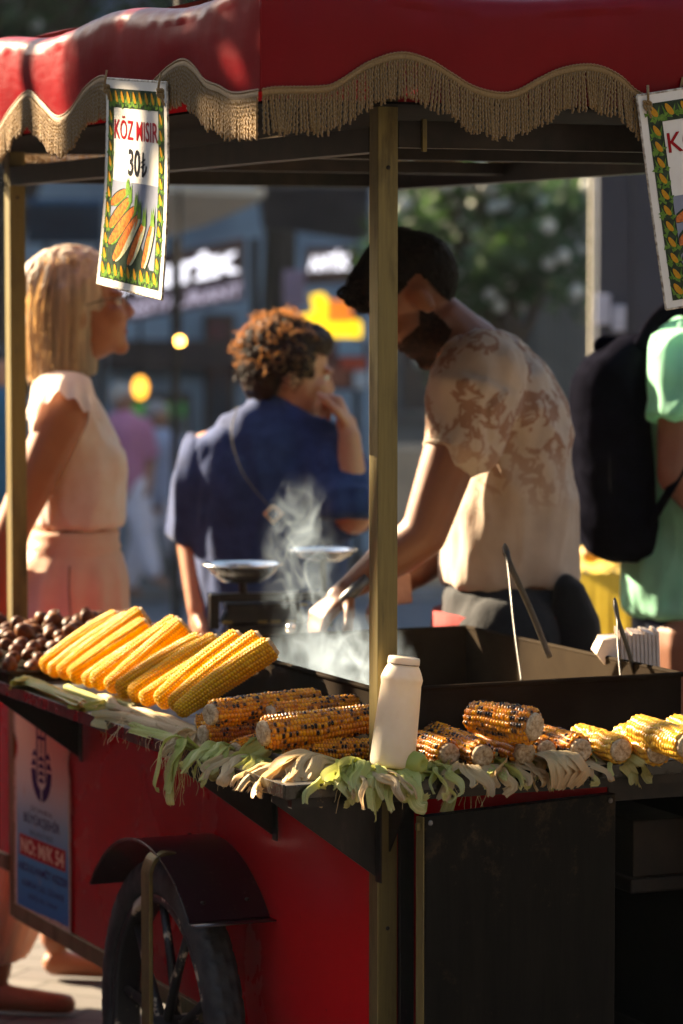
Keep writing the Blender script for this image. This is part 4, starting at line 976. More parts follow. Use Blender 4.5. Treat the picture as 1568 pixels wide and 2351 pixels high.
# ------------------------------------------------------------------ tongs, paper bags
def tongs(name, top, leg1, leg2, label, mat, wd=.007):
    mb = MB(); top, a, b = V(top), V(leg1), V(leg2)
    mid = (a+b)/2; ax = (mid-top).normalized(); sd2 = (b-a).normalized()
    pts = [a, a*.6+top*.4 - sd2*.004, top + ax*.035 - sd2*.010, top + ax*.008 - sd2*.010, top - ax*.004, top + ax*.008 + sd2*.010, top + ax*.035 + sd2*.010, b*.6+top*.4 + sd2*.004, b]
    mb.tube(curve3(pts, 60), wd*.5, 8, flat=.35); return solo(name, mb, mat, label, 'tongs', smooth=True)
blade = m_steel('tong_steel', (.09,.085,.08), .4, (.03,.022,.016), .5)
tongs('tongs', at_y(1158,1258,5.95), at_y(1198,1572,5.72), at_y(1262,1510,5.95), 'tall steel tongs leaning open in front of the vendor\'s shirt', blade, .012)
tongs('tongs', at_y(1411,1384,5.75), at_y(1425,1562,5.62), at_y(1458,1552,5.80), 'short steel tongs beside the paper bags', blade, .012)
paper = simple('paper', (.85,.66,.53), (.76,.57,.45), 60, .8)
pb = C(.725, .50, SH)
st = thing('paper_bags', 'stack of pinkish brown paper bags standing at the right of the pan', 'paper bags', Matrix.Translation(pb) @ Matrix.Rotation(TH-R(22), 4, 'Z'))
pa = [st.matrix_world]
def bx(px): return (px-1430)*5.85/FPX
rnd = random.Random(6)
for k in range(10):
    x0 = -.012 + k*.0072; mb = MB(); hgt = .150 + rnd.uniform(-.004, .004); ln_ = rnd.uniform(-.004, .004)
    mb.prism([(x0, -.05, .0005), (x0+.0058, -.05, .0005), (x0+.004-.004, -.05, hgt), (x0-.006, -.05, hgt)], (0, .10, 0)); part('paper_bag', mb, paper, st, bevel=.001)
mb = MB(); mb.prism([(-.062, -.055, .112), (-.050, -.055, .138), (-.020, -.055, .140), (-.018, -.055, .070), (-.028, -.055, .070)], (0, .09, 0)); part('folded_bag', mb, paper, st, bevel=.001)

# ------------------------------------------------------------------ steam
def steam(name, c, r, label, dens, scale, seed, lo=.5):
    m = bpy.data.materials.new(name); m.use_nodes = True; t = m.node_tree; n = t.nodes; n.clear()
    out = n.new('ShaderNodeOutputMaterial'); pv = n.new('ShaderNodeVolumePrincipled'); pv.inputs['Color'].default_value = (.66,.83,1,1); pv.inputs['Anisotropy'].default_value = .35
    tc = n.new('ShaderNodeTexCoord'); mp = n.new('ShaderNodeMapping'); mp.inputs['Scale'].default_value = (1.25, 1.25, .75); mp.inputs['Location'].default_value = (seed, 0, 0)
    nz = n.new('ShaderNodeTexNoise'); nz.inputs['Scale'].default_value = scale; nz.inputs['Detail'].default_value = 2.2; nz.inputs['Distortion'].default_value = .9; nz.inputs['Roughness'].default_value = .55
    rp = n.new('ShaderNodeValToRGB'); rp.color_ramp.elements[0].position = 0; rp.color_ramp.elements[0].color = (0,0,0,1); rp.color_ramp.elements[1].position = .5; rp.color_ramp.elements[1].color = (1,1,1,1)
    for q_, c_ in ((.5-lo, 0), (.5+lo, 0)):
        e_ = rp.color_ramp.elements.new(q_); e_.color = (c_, c_, c_, 1)
    ln = n.new('ShaderNodeVectorMath'); ln.operation = 'LENGTH'; sc_ = n.new('ShaderNodeVectorMath'); sc_.operation = 'DIVIDE'; sc_.inputs[1].default_value = r
    fo = n.new('ShaderNodeMapRange'); fo.inputs[1].default_value = 1.0; fo.inputs[2].default_value = .2; fo.inputs[3].default_value = 0; fo.inputs[4].default_value = 1
    mu = n.new('ShaderNodeMath'); mu.operation = 'MULTIPLY'; m2 = n.new('ShaderNodeMath'); m2.operation = 'MULTIPLY'; m2.inputs[1].default_value = dens
    L_ = t.links.new; L_(tc.outputs['Object'], mp.inputs[0]); L_(mp.outputs[0], nz.inputs['Vector']); L_(nz.outputs[0], rp.inputs[0]); L_(tc.outputs['Object'], sc_.inputs[0]); L_(sc_.outputs[0], ln.inputs[0])
    L_(ln.outputs['Value'], fo.inputs[0]); L_(fo.outputs[0], mu.inputs[0]); L_(rp.outputs[0], mu.inputs[1]); L_(mu.outputs[0], m2.inputs[0]); L_(m2.outputs[0], pv.inputs['Density']); L_(pv.outputs[0], out.inputs['Volume'])
    mb = MB(); mb.ell((0,0,0), r, nu=20, nv=12)
    return solo(name, mb, m, label, 'steam', kind='stuff', M=Matrix.Translation(c))
steam('steam', at_y(690, 1300, 6.30), (.085, .09, .19), 'bluish curls of steam rising beside the balance scale', 6.5, 11, 1.0, .055)
steam('steam', C(.235, .70, .965), (.15, .26, .105), 'warm sunlit steam drifting inside the pan', 6, 9, 4.0, .06)
# ------------------------------------------------------------------ people
def skin_mat(name, c, c2=None):
    s = NT(name); n = s.noise(9, 5); s.set('Base Color', s.ramp(n, [(.3, c), (.7, c2 or tuple(x*.8 for x in c))])); s.set('Roughness', .5); s.set('Subsurface Weight', .12); s.set('Subsurface Radius', (.02,.008,.004)); s.set('Subsurface Scale', .6); s.bump(s.noise(160, 3), .08, .001); return s.m
def hair_mat(name, c, c2, sc=(60,60,4), glow=None, f=.2):
    s = NT(name); n = s.noise(1, 4, sc); s.set('Base Color', s.ramp(n, [(.35, c), (.65, c2)])); s.set('Roughness', .55); s.set('Specular IOR Level', .2); s.bump(n, .7, .006); s.translucent(f, glow or c2); return s.m
def cloth_mat(name, c, c2=None, scale=30, tr=0, rough=.85, pat=None, sheen=.1, spec=.2):
    s = NT(name); n = s.noise(scale, 5); k = s.ramp(n, [(.35, c), (.65, c2 or tuple(x*.85 for x in c))])
    if pat: k = pat(s, k)
    s.set('Base Color', k); s.set('Roughness', rough); s.set('Sheen Weight', sheen); s.set('Specular IOR Level', spec); s.bump(s.noise(18, 4, (1,1,.4)), .5, .008)
    if tr: s.translucent(tr, k)
    return s.m
eye_w = simple('eye_white', (.75,.70,.65), None, 40, .3); eye_d = simple('eye_iris', (.04,.025,.015), None, 40, .2); lip_m = simple('lips', (.35,.10,.08), None, 40, .5)
dark_shoe = simple('shoe_leather', (.03,.025,.02), (.05,.04,.03), 40, .5)
def head_frame(c, yaw, pitch, roll=0):                       # +X of the head looks along yaw (from world +X), pitch down positive
    return Matrix.Translation(c) @ Matrix.Rotation(yaw, 4, 'Z') @ Matrix.Rotation(pitch, 4, 'Y') @ Matrix.Rotation(roll, 4, 'X')
def head_shape(mb, H, k=1.0):
    r3 = H.to_3x3(); P = lambda x, y, z: H @ V((x*k, y*k, z*k)); E = lambda c, r: mb.ell(P(*c), tuple(q*k for q in r), r3)
    E((-.012, 0, .035), (.098, .077, .088)); E((.030, 0, -.025), (.062, .062, .078)); E((.046, 0, -.060), (.036, .043, .042)); E((.066, 0, -.092), (.019, .022, .019))
    E((.010, 0, -.065), (.055, .056, .045)); mb.cap(P(.088, 0, .012), .008*k, P(.104, 0, -.022), .010*k); E((.097, .012, -.030), (.010, .008, .007)); E((.097, -.012, -.030), (.010, .008, .007))
    E((.084, .030, .024), (.014, .026, .008)); E((.084, -.030, .024), (.014, .026, .008)); E((.078, 0, -.055), (.009, .021, .0055)); E((.076, 0, -.067), (.009, .018, .0055))
    E((.065, .040, -.020), (.026, .022, .024)); E((.065, -.040, -.020), (.026, .022, .024))
    for s_ in (-1, 1):
        E((-.012, s_*.077, -.010), (.020, .009, .032)); mb.cap(P(-.02, s_*.084, .010), .007*k, P(-.012, s_*.083, -.032), .006*k)
def face_bits(root, H, k=1.0):
    for s_ in (-1, 1):
        mb = MB(); mb.ell(H @ V((.0790*k, s_*.031*k, .006*k)), .0085*k, nu=14, nv=8); part('eye', mb, eye_w, root, world=True, smooth=True)
        mb = MB(); mb.ell(H @ V((.0862*k, s_*.031*k, .006*k)), (.0030*k, .0055*k, .0055*k), H.to_3x3(), nu=12, nv=6); part('iris', mb, eye_d, root, world=True, smooth=True)
    mb = MB(); mb.ell(H @ V((.0835*k, 0, -.061*k)), (.004*k, .018*k, .006*k), H.to_3x3()); part('lips', mb, lip_m, root, world=True, smooth=True)
def hand_shape(mb, wrist, direction, palm_n, curl=.6, k=1.0, thumb=1, spread=.1):
    """palm + five tapering, jointed fingers; palm_n points out of the palm"""
    w_ = V(wrist); d = V(direction).normalized(); n = V(palm_n); n = (n - d*n.dot(d)).normalized(); s_ = d.cross(n)*thumb
    mb.cap(w_, .024*k, w_+d*.035*k, .026*k)
    for q in (-.03, -.01, .01, .03): mb.cap(w_+d*.02*k+s_*q*.6*k, .015*k, w_+d*.088*k+s_*q*k, .0125*k)
    for q, L, f in ((.030, .072, 0), (.010, .080, .06), (-.010, .075, .12), (-.029, .060, .2)):
        p = w_+d*.088*k+s_*q*k; dd = (d + s_*spread*q*20*.1).normalized(); c = curl+f*.4; ls = (L*.45, L*.32, L*.25); r = .0098*k
        for i, l in enumerate(ls):
            ang = c*(1.0, 1.25, .9)[i]; ax = dd.cross(n).normalized() if i == 0 else ax
            dd = Matrix.Rotation(ang, 3, ax) @ dd; e = p + dd*l*k; mb.cap(p, r, e, r*.9); p = e; r *= .9
    p = w_ + d*.022*k + s_*.026*k; dd = (d*.62 + s_*.72 + n*.25).normalized()
    for l, a in ((.038, 0), (.032, .5), (.026, .35)):
        dd = (dd + (d*.5 - s_*.5 + n*.5)*a).normalized(); e = p + dd*l*k; mb.cap(p, .0125*k, e, .0105*k); p = e
def person_root(body_mb, mat, label, group=None, voxel=.0065, smooth=3):
    me = blob(body_mb, voxel, smooth); return solo('person', me, mat, label, 'person', group, smooth=True)
def wear(name, mb, mat, root, voxel=.009, smooth=4, amp=.004, fr=(9, 9, 4), seed=1, keep=None, mask=None):
    me = blob(mb, voxel, smooth)
    if keep: crop(me, keep)
    if amp: wrinkle(me, amp, fr[0], fr[1], fr[2], seed, mask)
    return part(name, me, mat, root, world=True, smooth=True)

# ---- the vendor (D 6.68), in profile facing left, head bowed, working over the pan
D = 6.68
def J(px, py, dy=0.0): return at_y(px, py, D+dy)
pxm = D/FPX
sk = skin_mat('vendor_skin', (.20,.070,.028), (.15,.050,.020))
mb = MB(); Hv = head_frame(J(955, 690, .0), PI-R(4), R(46)); KV = 1.07
head_shape(mb, Hv, KV); mb.cap(J(975, 722, .01), .058, J(1085, 800, .02), .064); mb.cap(J(1020, 740, .0), .055, J(1100, 830, .02), .075)
mb.loft([(J(1175, 1480, .02), .125, .125, 0), (J(1172, 1300, .02), .12, .13, 0), (J(1185, 1100, .02), .095, .145, 0), (J(1165, 950, .02), .09, .17, 0), (J(1140, 860, .02), .075, .16, 0), (J(1115, 805, .02), .05, .09, 0)])
SHn, ELn, WRn = J(1082, 900, -.19), J(972, 1228, -.22), J(818, 1338, -.20)
mb.cap(SHn, .062, SHn*.5+ELn*.5, .056); mb.cap(SHn*.5+ELn*.5, .056, ELn, .047); mb.cap(ELn, .047, ELn*.6+WRn*.4, .046); mb.cap(ELn*.6+WRn*.4, .046, WRn, .029)
hand_shape(mb, J(806, 1344, -.20), (J(748, 1402, -.22)-J(806, 1344, -.20)), V((.35, .25, -.9)), curl=.48, k=1.0, thumb=1, spread=.16)
SHf, ELf, WRf = J(1080, 900, .22), J(1085, 1215, .25), J(960, 1318, .12)
mb.cap(SHf, .058, ELf, .046); mb.cap(ELf, .046, WRf, .030)
hand_shape(mb, J(952, 1324, .12), (J(905, 1350, .10)-J(952, 1324, .12)), V((.2, -.3, -.9)), curl=.6, k=1.05, thumb=-1)
for sy in (-.09, .11):
    mb.chain([(J(1170, 1470, sy), .105), (V((J(1180, 1500).x, D+sy, .55)), .075), (V((J(1210, 1500).x, D+sy, .10)), .048)]); q = V((J(1210, 1500).x, D+sy, .05)); mb.cap(q, .045, q+V((-.15, 0, -.015)), .035)
vendor = person_root(mb, sk, 'vendor with short dark hair and beard in a printed cream t-shirt, bending over the pan', voxel=.0065)
face_bits(vendor, Hv, KV)
# hair: thick top, clipped sides, curly tuft over the forehead
def HP(H, k): return lambda x, y, z: H @ V((x*k, y*k, z*k))
P_ = HP(Hv, KV); r3 = Hv.to_3x3() @ Matrix.Scale(KV, 3); mb = MB()
head_shape(mb, Hv, KV*1.05); mb.ell(P_(.030, 0, .088), (.058, .056, .040), r3); mb.ell(P_(-.02, 0, .10), (.07, .06, .035), r3)
me = blob(mb, .005, 3); Hi = Hv.inverted()
def in_hair(c):
    q = (Hi @ c)/KV
    if q.z > .062: return True
    if q.x > .040: return False
    if q.x < -.040: return q.z > -.050
    return q.z > .030 - (.040-abs(q.x))*.1 and abs(q.y) > .0
crop(me, in_hair); wrinkle(me, .004, 60, 60, 60, 3)
vh = simple('vendor_hair', (.004,.0035,.003), (.012,.008,.006), 90, .7, bump=.6, bd=.004, spec=.1); part('hair', me, vh, vendor, world=True, smooth=True)
mb = MB(); rnd = random.Random(5)
for k in range(70):
    p = P_(rnd.uniform(.045, .084), rnd.uniform(-.050, .050), rnd.uniform(.062, .108)); r = rnd.uniform(.007, .013)
    mb.tube([p + V((r*math.cos(a)*(1+.1*a), r*.6*math.sin(a*1.1+k), r*math.sin(a))) for a in [j*.7 for j in range(9)]], .0038, 6)
part('fringe_hair', mb, vh, vendor, world=True, smooth=True)
mb = MB(); head_shape(mb, Hv, KV*1.028); me = blob(mb, .005, 3)
def in_beard(c):
    q = (Hi @ c)/KV
    if q.z > .0 or q.x < -.012: return False
    if q.x > .088 and q.z > -.078: return q.z < -.040 and q.z > -.050
    lim = -.034 if q.x > .025 else -.034 + (.025-q.x)*1.1
    return q.z < lim and abs(q.y) < .072
crop(me, in_beard); wrinkle(me, .0012, 90, 90, 90, 5); part('beard', me, simple('vendor_beard', (.010,.005,.003), (.028,.012,.006), 120, .8, bump=.5, bd=.003, spec=.1), vendor, world=True, smooth=True)
# t-shirt
def paisley(s, k):
    v = s.voro(15, 'F1', (1,1,.8)); n = s.noise(26, 4, dist=1.4); m_ = s.ramp(s.math('ADD', s.math('MULTIPLY', v, .8), n), [(.62, (0,)*3), (.70, (1,)*3), (.84, (1,)*3), (.90, (0,)*3)])
    g = s.n.new('ShaderNodeSeparateXYZ'); s.l(s.tc.outputs['Object'], g.inputs[0]); big = s.noise(4, 2)
    zf = s.ramp(s.math('ADD', g.outputs[2], s.math('MULTIPLY', big, .5)), [(.0, (0,)*3), (1, (1,)*3)])
    mr = s.n.new('ShaderNodeMapRange'); s.l(s.math('ADD', g.outputs[2], s.math('MULTIPLY', big, .45)), mr.inputs[0]); mr.inputs[1].default_value = 1.40; mr.inputs[2].default_value = 1.60
    return s.mix(s.math('MULTIPLY', s.math('MULTIPLY', m_, mr.outputs[0]), .8), k, (.26,.115,.065))
tee = cloth_mat('printed_cream_cotton', (.50,.40,.32), (.43,.34,.27), 14, .10, pat=paisley)
mb = MB()
mb.loft([(J(1170, 1338, .02), .136, .150, 0), (J(1168, 1290, .02), .139, .155, 0), (J(1170, 1215, .02), .136, .160, 0), (J(1186, 1130, .02), .120, .168, 0), (J(1196, 1050, .02), .106, .178, 0), (J(1182, 930, .02), .104, .192, 0), (J(1160, 860, .02), .092, .185, 0), (J(1128, 800, .02), .068, .13, 0), (J(1108, 768, .01), .050, .078, 0)], k=2.2)
S1 = J(1052, 1040, -.205)
mb.cap(J(1100, 868, -.155), .092, S1*.75+J(1105, 872, -.16)*.25, .080); mb.tube([J(1090, 890, -.18), S1], [.088, .072], 18)
S2 = J(1060, 1045, .23); mb.tube([J(1100, 880, .18), S2], [.085, .070], 18)
def fold(c):
    q = c - J(1190, 1150, 0); return .8
wear('t_shirt', mb, tee, vendor, .0085, 3, .011, (13, 8, 5.0), 2)
mb = MB(); pa_, pb_ = S1, S1 + (S1-J(1100, 900, -.17)).normalized()*.006; mb.tube([pa_, pb_], [.0725, .073], 24); part('sleeve_hem', mb, tee, vendor, world=True, smooth=True)
vt = cloth_mat('vendor_trousers', (.012,.014,.018), (.007,.008,.011), 20)
mb = MB(); mb.loft([(V((J(1180, 0).x, D+.02, .12)), .06, .17, 0), (V((J(1190, 0).x, D+.02, .5)), .09, .18, 0), (J(1178, 1500, .02), .132, .165, 0), (J(1170, 1420, .02), .140, .160, 0), (J(1165, 1345, .02), .130, .148, 0)])
for sy in (-.09, .11): mb.chain([(J(1170, 1470, sy), .115), (V((J(1180, 1500).x, D+sy, .5)), .088), (V((J(1210, 1500).x, D+sy, .12)), .07)])
tr = wear('trousers', mb, vt, vendor, .011, 4, .005, (9, 9, 5), 4)
mb = MB(); mb.loft([(J(1172, 1455, .02), .166, .186, 0), (J(1170, 1400, .02), .160, .180, 0)]); part('red_stripe', mb, cloth_mat('stripe_red', (.28,.02,.02)), vendor, world=True, smooth=True)
mb = MB(); mb.loft([(J(1325, 1520, -.10), .055, .06, 0), (J(1318, 1420, -.10), .052, .06, 0), (J(1305, 1340, -.10), .030, .045, 0), (J(1298, 1318, -.10), .01, .02, 0)]); part('money_pouch', blob(mb, .007, 3), cloth_mat('pouch_black', (.008,.008,.009)), vendor, world=True, smooth=True)
# what he holds
a_, b_ = J(845, 1325, -.235), J(770, 1398, -.235); mb = MB(); mb.tube([a_, a_*.5+b_*.5, b_], [.010, .013, .012], 12); solo('tong_handle', mb, simple('grip_grey', (.06,.065,.07), (.12,.12,.12), 40, .35, .4), 'dark grey tong handle gripped in the vendor\'s hand', 'tongs', smooth=True)
a_ = J(925, 1352, .06); mb = MB()
mb.prism([a_+V((-.03, 0, .045)), a_+V((.015, 0, .03)), a_+V((.02, 0, -.03)), a_+V((-.02, 0, -.035))], (0, .02, 0)); solo('paper_napkin', mb, simple('napkin', (.55,.36,.26), (.45,.28,.20), 40, .8), 'brownish paper napkin held in the vendor\'s far hand', 'napkin', bevel=.003)

# ---- woman with blonde bob (D 7.2), in profile facing right
D = 7.42
sk2 = skin_mat('woman_skin', (.36,.135,.060), (.28,.10,.045))
mb = MB(); Hw = head_frame(J(190, 716, .0), R(4), -R(12)); KW = 1.03
head_shape(mb, Hw, KW); mb.cap(J(178, 770, 0), .050, J(150, 880, 0), .052)
mb.loft([(J(150, 1500, .0), .12, .15, 0), (J(150, 1330, .0), .125, .155, 0), (J(168, 1215, .0), .090, .125, 0), (J(175, 1100, .0), .088, .135, 0), (J(165, 980, .0), .082, .150, 0), (J(145, 910, .0), .060, .140, 0), (J(140, 880, 0), .03, .07, 0)])
a_, e_, w_ = J(148, 950, -.165), J(28, 1215, -.16), J(0, 1400, -.10)
mb.cap(a_, .056, a_*.5+e_*.5, .050); mb.cap(a_*.5+e_*.5, .050, e_, .042); mb.cap(e_, .042, w_, .027); hand_shape(mb, w_, V((.1, .15, -1)), V((1, 0, 0)), .3, .95)
a_, e_, w_ = J(160, 950, .165), J(100, 1210, .20), J(80, 1380, .14); mb.cap(a_, .052, e_, .040); mb.cap(e_, .040, w_, .026); hand_shape(mb, w_, V((0, .1, -1)), V((1, 0, 0)), .3, .95, -1)
for x, sy in ((-8, -.08), (95, .30)):
    kx = J(x+20, 1300).x; mb.chain([(J(140, 1480, sy*.7), .11), (V((kx, D+sy, .5)), .065), (V((J(x, 1300).x, D+sy, .10)), .036)]); q = V((J(x, 1300).x, D+sy, .04)); mb.cap(q, .032, q+V((.16, -.02, -.012)), .024)
woman = person_root(mb, sk2, 'blonde woman in profile with glasses, peach sleeveless top and peach skirt, behind the chestnuts')
face_bits(woman, Hw, KW)
hb = hair_mat('blonde_hair', (.66,.54,.42), (.13,.11,.105), (38, 38, .8), (.9,.66,.40), .3)
mb = MB(); P_ = HP(Hw, KW); r3 = Hw.to_3x3(); mb.ell(P_(-.022, 0, .055), (.115, .094, .098), r3)
mb.loft([(J(138, 858, 0), .080, .085, 0), (J(136, 820, 0), .083, .092, 0), (J(140, 740, 0), .084, .102, 0), (J(146, 660, 0), .086, .102, 0), (J(150, 630, 0), .06, .07, 0)], k=2.1)
me = blob(mb, .006, 3); Hi = Hw.inverted()
crop(me, lambda c: not ((Hi @ c).x > .050*KW and (Hi @ c).z < .07*KW)); wrinkle(me, .006, 42, 42, 2.2, 8)
part('hair', me, hb, woman, world=True, smooth=True)
mb = MB(); rnd = random.Random(8)
for k in range(150):                                        # loose ends and side strands
    a = rnd.uniform(PI*.25, PI*1.75); x, y = .079*math.cos(a), .090*math.sin(a); top = J(140, 600+rnd.uniform(0, 60), 0) + V((x*.8, y*.8, 0)); bot_ = J(138, 850+rnd.uniform(-12, 26), 0) + V((x*rnd.uniform(.95, 1.12)+.006, y*rnd.uniform(.95, 1.1), 0)); mid = J(136, 720, 0) + V((x*1.10, y*1.10, 0))
    mb.tube(curve3([top, mid, bot_], 12), [.003]*12+[.0012], 4, cap=False)
part('hair_strands', mb, hb, woman, world=True, smooth=True)
mb = MB()
for k in range(260):
    a = rnd.uniform(PI*.30, PI*1.70); q = rnd.uniform(1.02, 1.16); x, y = .084*q*math.cos(a), .100*q*math.sin(a); top = J(146, 590+rnd.uniform(-6, 50), 0) + V((x*.7, y*.7, 0)); bot_ = J(138, 852+rnd.uniform(-20, 30), 0) + V((x*rnd.uniform(.9, 1.1), y, 0)); mid = J(140, 715, 0) + V((x*1.08+rnd.uniform(-.004, .004), y*1.06, 0))
    mb.tube(curve3([top, mid, bot_ + V((rnd.uniform(-.01, .01), 0, 0))], 10), .0008, 3, cap=False)
part('flyaway_strands', mb, hair_mat('golden_strands', (.80,.66,.48), (.6,.48,.34), (30, 30, 3), (1.0,.78,.5), .5), woman, world=True, smooth=True)
mb = MB(); g = lambda x, y, z: P_(x, y, z)
for s_ in (-1, 1):
    mb.tube([g(.100, s_*(.032+.020*math.cos(q)), .010+.017*math.sin(q)) for q in [2*PI*j/16 for j in range(17)]], .0016, 5, cap=False); mb.tube([g(.098, s_*.053, .014), g(.05, s_*.074, .016), g(-.01, s_*.082, .012)], .0015, 5)
mb.tube([g(.102, -.012, .014), g(.106, 0, .017), g(.102, .012, .014)], .0015, 5); part('glasses', mb, steel_rail, woman, world=True, smooth=True)
wt = cloth_mat('peach_crepe', (.92,.80,.74), (.88,.72,.64), 22, .35)
mb = MB()
mb.loft([(J(180, 1208, 0), .101, .135, 0), (J(181, 1190, 0), .104, .138, 0), (J(186, 1120, 0), .101, .146, 0), (J(184, 1075, 0), .106, .152, 0), (J(172, 1010, 0), .095, .158, 0), (J(150, 930, 0), .078, .162, 0), (J(133, 880, 0), .055, .13, 0), (J(128, 858, 0), .042, .075, 0)], k=2.2)
mb.ell(J(240, 1065, -.06), (.052, .055, .052)); mb.ell(J(240, 1065, .06), (.052, .055, .052))
me_top = wear('top', mb, wt, woman, .0085, 4, .005, (13, 13, 6), 6)
for sy, dep in ((-.165, 1), (.165, 1)):                      # scalloped cap sleeves
    mb = MB(); n = 40
    def cap_sl(a, b, sy=sy):
        q = PI*a; c0 = J(135, 895, sy*.70); l = .095 + .012*math.cos(a*42)*b
        x = math.cos(q)*(.062+.026*b); z = .016 + math.sin(q)*.026 - b*l*(.45+.55*abs(math.cos(q))); return c0 + V((x + .012, (sy*.72)*(b**.7)*(.3+.7*math.sin(q)), z))
    mb.grid(cap_sl, n, 8); part('cap_sleeve', mb, wt, woman, world=True, smooth=True)
ws = cloth_mat('peach_skirt', (.92,.64,.50), (.88,.57,.43), 22, .38)
mb = MB(); rg = []
for k, (py, c, hw, hd) in enumerate(((1214, 168, .101, .137), (1225, 168, .106, .14), (1240, 168, .104, .14), (1255, 166, .112, .148), (1262, 166, .108, .146), (1275, 164, .117, .152), (1330, 150, .142, .17), (1440, 142, .150, .18), (1700, 138, .165, .20), (2050, 40, .095, .15), (2190, 5, .060, .12))):
    ce = J(c, py, 0); f = min(1, max(0, (py-1262)/120)); n = 96
    rg.append([ce + V(((hw*(1+.045*f*math.sin(13*(2*PI*j/n)+.4)))*math.cos(2*PI*j/n), (hd*(1+.045*f*math.sin(13*(2*PI*j/n)+.4)))*math.sin(2*PI*j/n), 0)) for j in range(n)])
mb.rings(rg[::-1]); sk_ = part('skirt', mb, ws, woman, world=True, smooth=True)
mb = MB(); mb.tube([J(160, 1300, -.166), J(158, 1350, -.177), J(163, 1430, -.186)], .0022, 6); part('pocket_seam', mb, cloth_mat('seam_dark', (.35,.16,.10)), woman, world=True)
# ---- eating woman in navy (D 7.9), three-quarter back, facing right
D = 7.9
sk3 = skin_mat('eater_skin', (.44,.20,.12), (.36,.15,.08))
mb = MB(); Hn = head_frame(J(668, 862, .0), R(10), R(8)); KN = 1.0
head_shape(mb, Hn, KN); mb.cap(J(660, 910, 0), .055, J(630, 985, .02), .062)
mb.loft([(J(600, 1560, .0), .15, .13, 0), (J(600, 1400, .0), .155, .13, 0), (J(605, 1200, .0), .15, .12, 0), (J(610, 1060, .0), .17, .11, 0), (J(620, 985, .0), .14, .09, 0), (J(628, 950, 0), .07, .06, 0)])
a_, e_, w_ = J(480, 1040, 0), J(446, 1250, .02), J(455, 1400, -.05); mb.cap(a_, .055, e_, .043); mb.cap(e_, .043, w_, .027); hand_shape(mb, w_, V((.05, -.1, -1)), V((1, 0, 0)), .4, .95)
a_, e_, w_ = J(745, 1040, .02), J(812, 1185, -.16), J(802, 1000, -.13); mb.cap(a_, .055, e_, .045); mb.cap(e_, .044, w_, .027); hand_shape(mb, w_, J(782, 925, -.08)-w_, V((-.9, .3, .1)), .85, .98, 1)
for x in (-.08, .08): mb.chain([(J(600, 1540)+V((x, 0, 0)), .105), (V((J(600, 0).x+x, D, .5)), .07), (V((J(600, 0).x+x, D, .09)), .045)]); q = V((J(600, 0).x+x, D, .045)); mb.cap(q, .04, q+V((.10, .08, -.01)), .03)
eater = person_root(mb, sk3, 'curly haired woman in loose navy shirt seen from behind, eating with hand at her mouth')
face_bits(eater, Hn, KN)
hc = hair_mat('curly_hair', (.010,.005,.004), (.030,.012,.006), (30, 30, 30), (.5,.18,.04), .03)
P_ = HP(Hn, KN); r3 = Hn.to_3x3(); mb = MB(); mb.ell(P_(-.022, 0, .040), (.102, .088, .088), r3); mb.ell(P_(-.055, 0, .0), (.062, .074, .082), r3); mb.ell(P_(.02, 0, .085), (.07, .07, .045), r3)
me = blob(mb, .006, 2); Hi = Hn.inverted(); crop(me, lambda c: not ((Hi @ c).x > .045 and (Hi @ c).z < .06) and not ((Hi @ c).x > -.03 and (Hi @ c).z < .0)); wrinkle(me, .008, 30, 30, 30, 4); part('hair', me, hc, eater, world=True, smooth=True)
mb = MB(); rnd = random.Random(11)
for k in range(620):                                        # curls
    th, ph = rnd.uniform(0, 2*PI), rnd.uniform(-.55, 1.5); d = V((math.cos(th)*math.cos(ph), math.sin(th)*math.cos(ph), math.sin(ph)))
    if d.x > .35 and d.z < .35: continue
    c0 = P_(-.028 + d.x*.104, d.y*.092, .032 + d.z*(.098 if d.z > 0 else .115)); r = rnd.uniform(.006, .013)
    ax = V((rnd.uniform(-1, 1), rnd.uniform(-1, 1), rnd.uniform(-1, 1))).normalized(); b1 = ax.orthogonal().normalized(); b2 = ax.cross(b1)
    mb.tube([c0 + b1*(r*math.cos(j*.75)) + b2*(r*math.sin(j*.75)) + ax*(j*.0028-.01) for j in range(11)], .0017, 4, cap=False)
part('curls', mb, hc, eater, world=True, smooth=True)
mb = MB()
for k in range(200):                                        # flyaway curls, coloured lighter and orange to paint the sunlit rim
    th, ph = rnd.uniform(0, 2*PI), rnd.uniform(-.3, 1.5); d = V((math.cos(th)*math.cos(ph), math.sin(th)*math.cos(ph), math.sin(ph)))
    if d.x > .6 and d.z < .35: continue
    e = rnd.uniform(1.02, 1.16); c0 = P_(-.030 + d.x*.108*e, d.y*.096*e, .033 + d.z*.102*e); r = rnd.uniform(.007, .015)
    ax = V((rnd.uniform(-1, 1), rnd.uniform(-1, 1), rnd.uniform(-1, 1))).normalized(); b1 = ax.orthogonal().normalized(); b2 = ax.cross(b1)
    mb.tube([c0 + b1*(r*math.cos(j*.7)) + b2*(r*math.sin(j*.7)) + ax*(j*.003-.01) for j in range(9)], .00075, 3, cap=False)
part('flyaway_curls', mb, hair_mat('flyaway', (.30,.15,.06), (.5,.26,.10), (30, 30, 30), (1.0,.60,.26), .5), eater, world=True, smooth=True)
navy_c = cloth_mat('navy_cotton', (.020,.045,.15), (.012,.028,.10), 26, .05)
mb = MB()
mb.loft([(J(622, 1600, .0), .172, .155, 0), (J(620, 1460, .0), .172, .155, 0), (J(622, 1330, .0), .178, .15, 0), (J(622, 1200, .0), .192, .145, 0), (J(618, 1080, .0), .190, .130, 0), (J(618, 1010, .0), .165, .110, 0), (J(620, 965, .0), .120, .085, 0), (J(626, 930, 0), .062, .062, 0), (J(628, 912, 0), .054, .056, 0)], k=2.3)
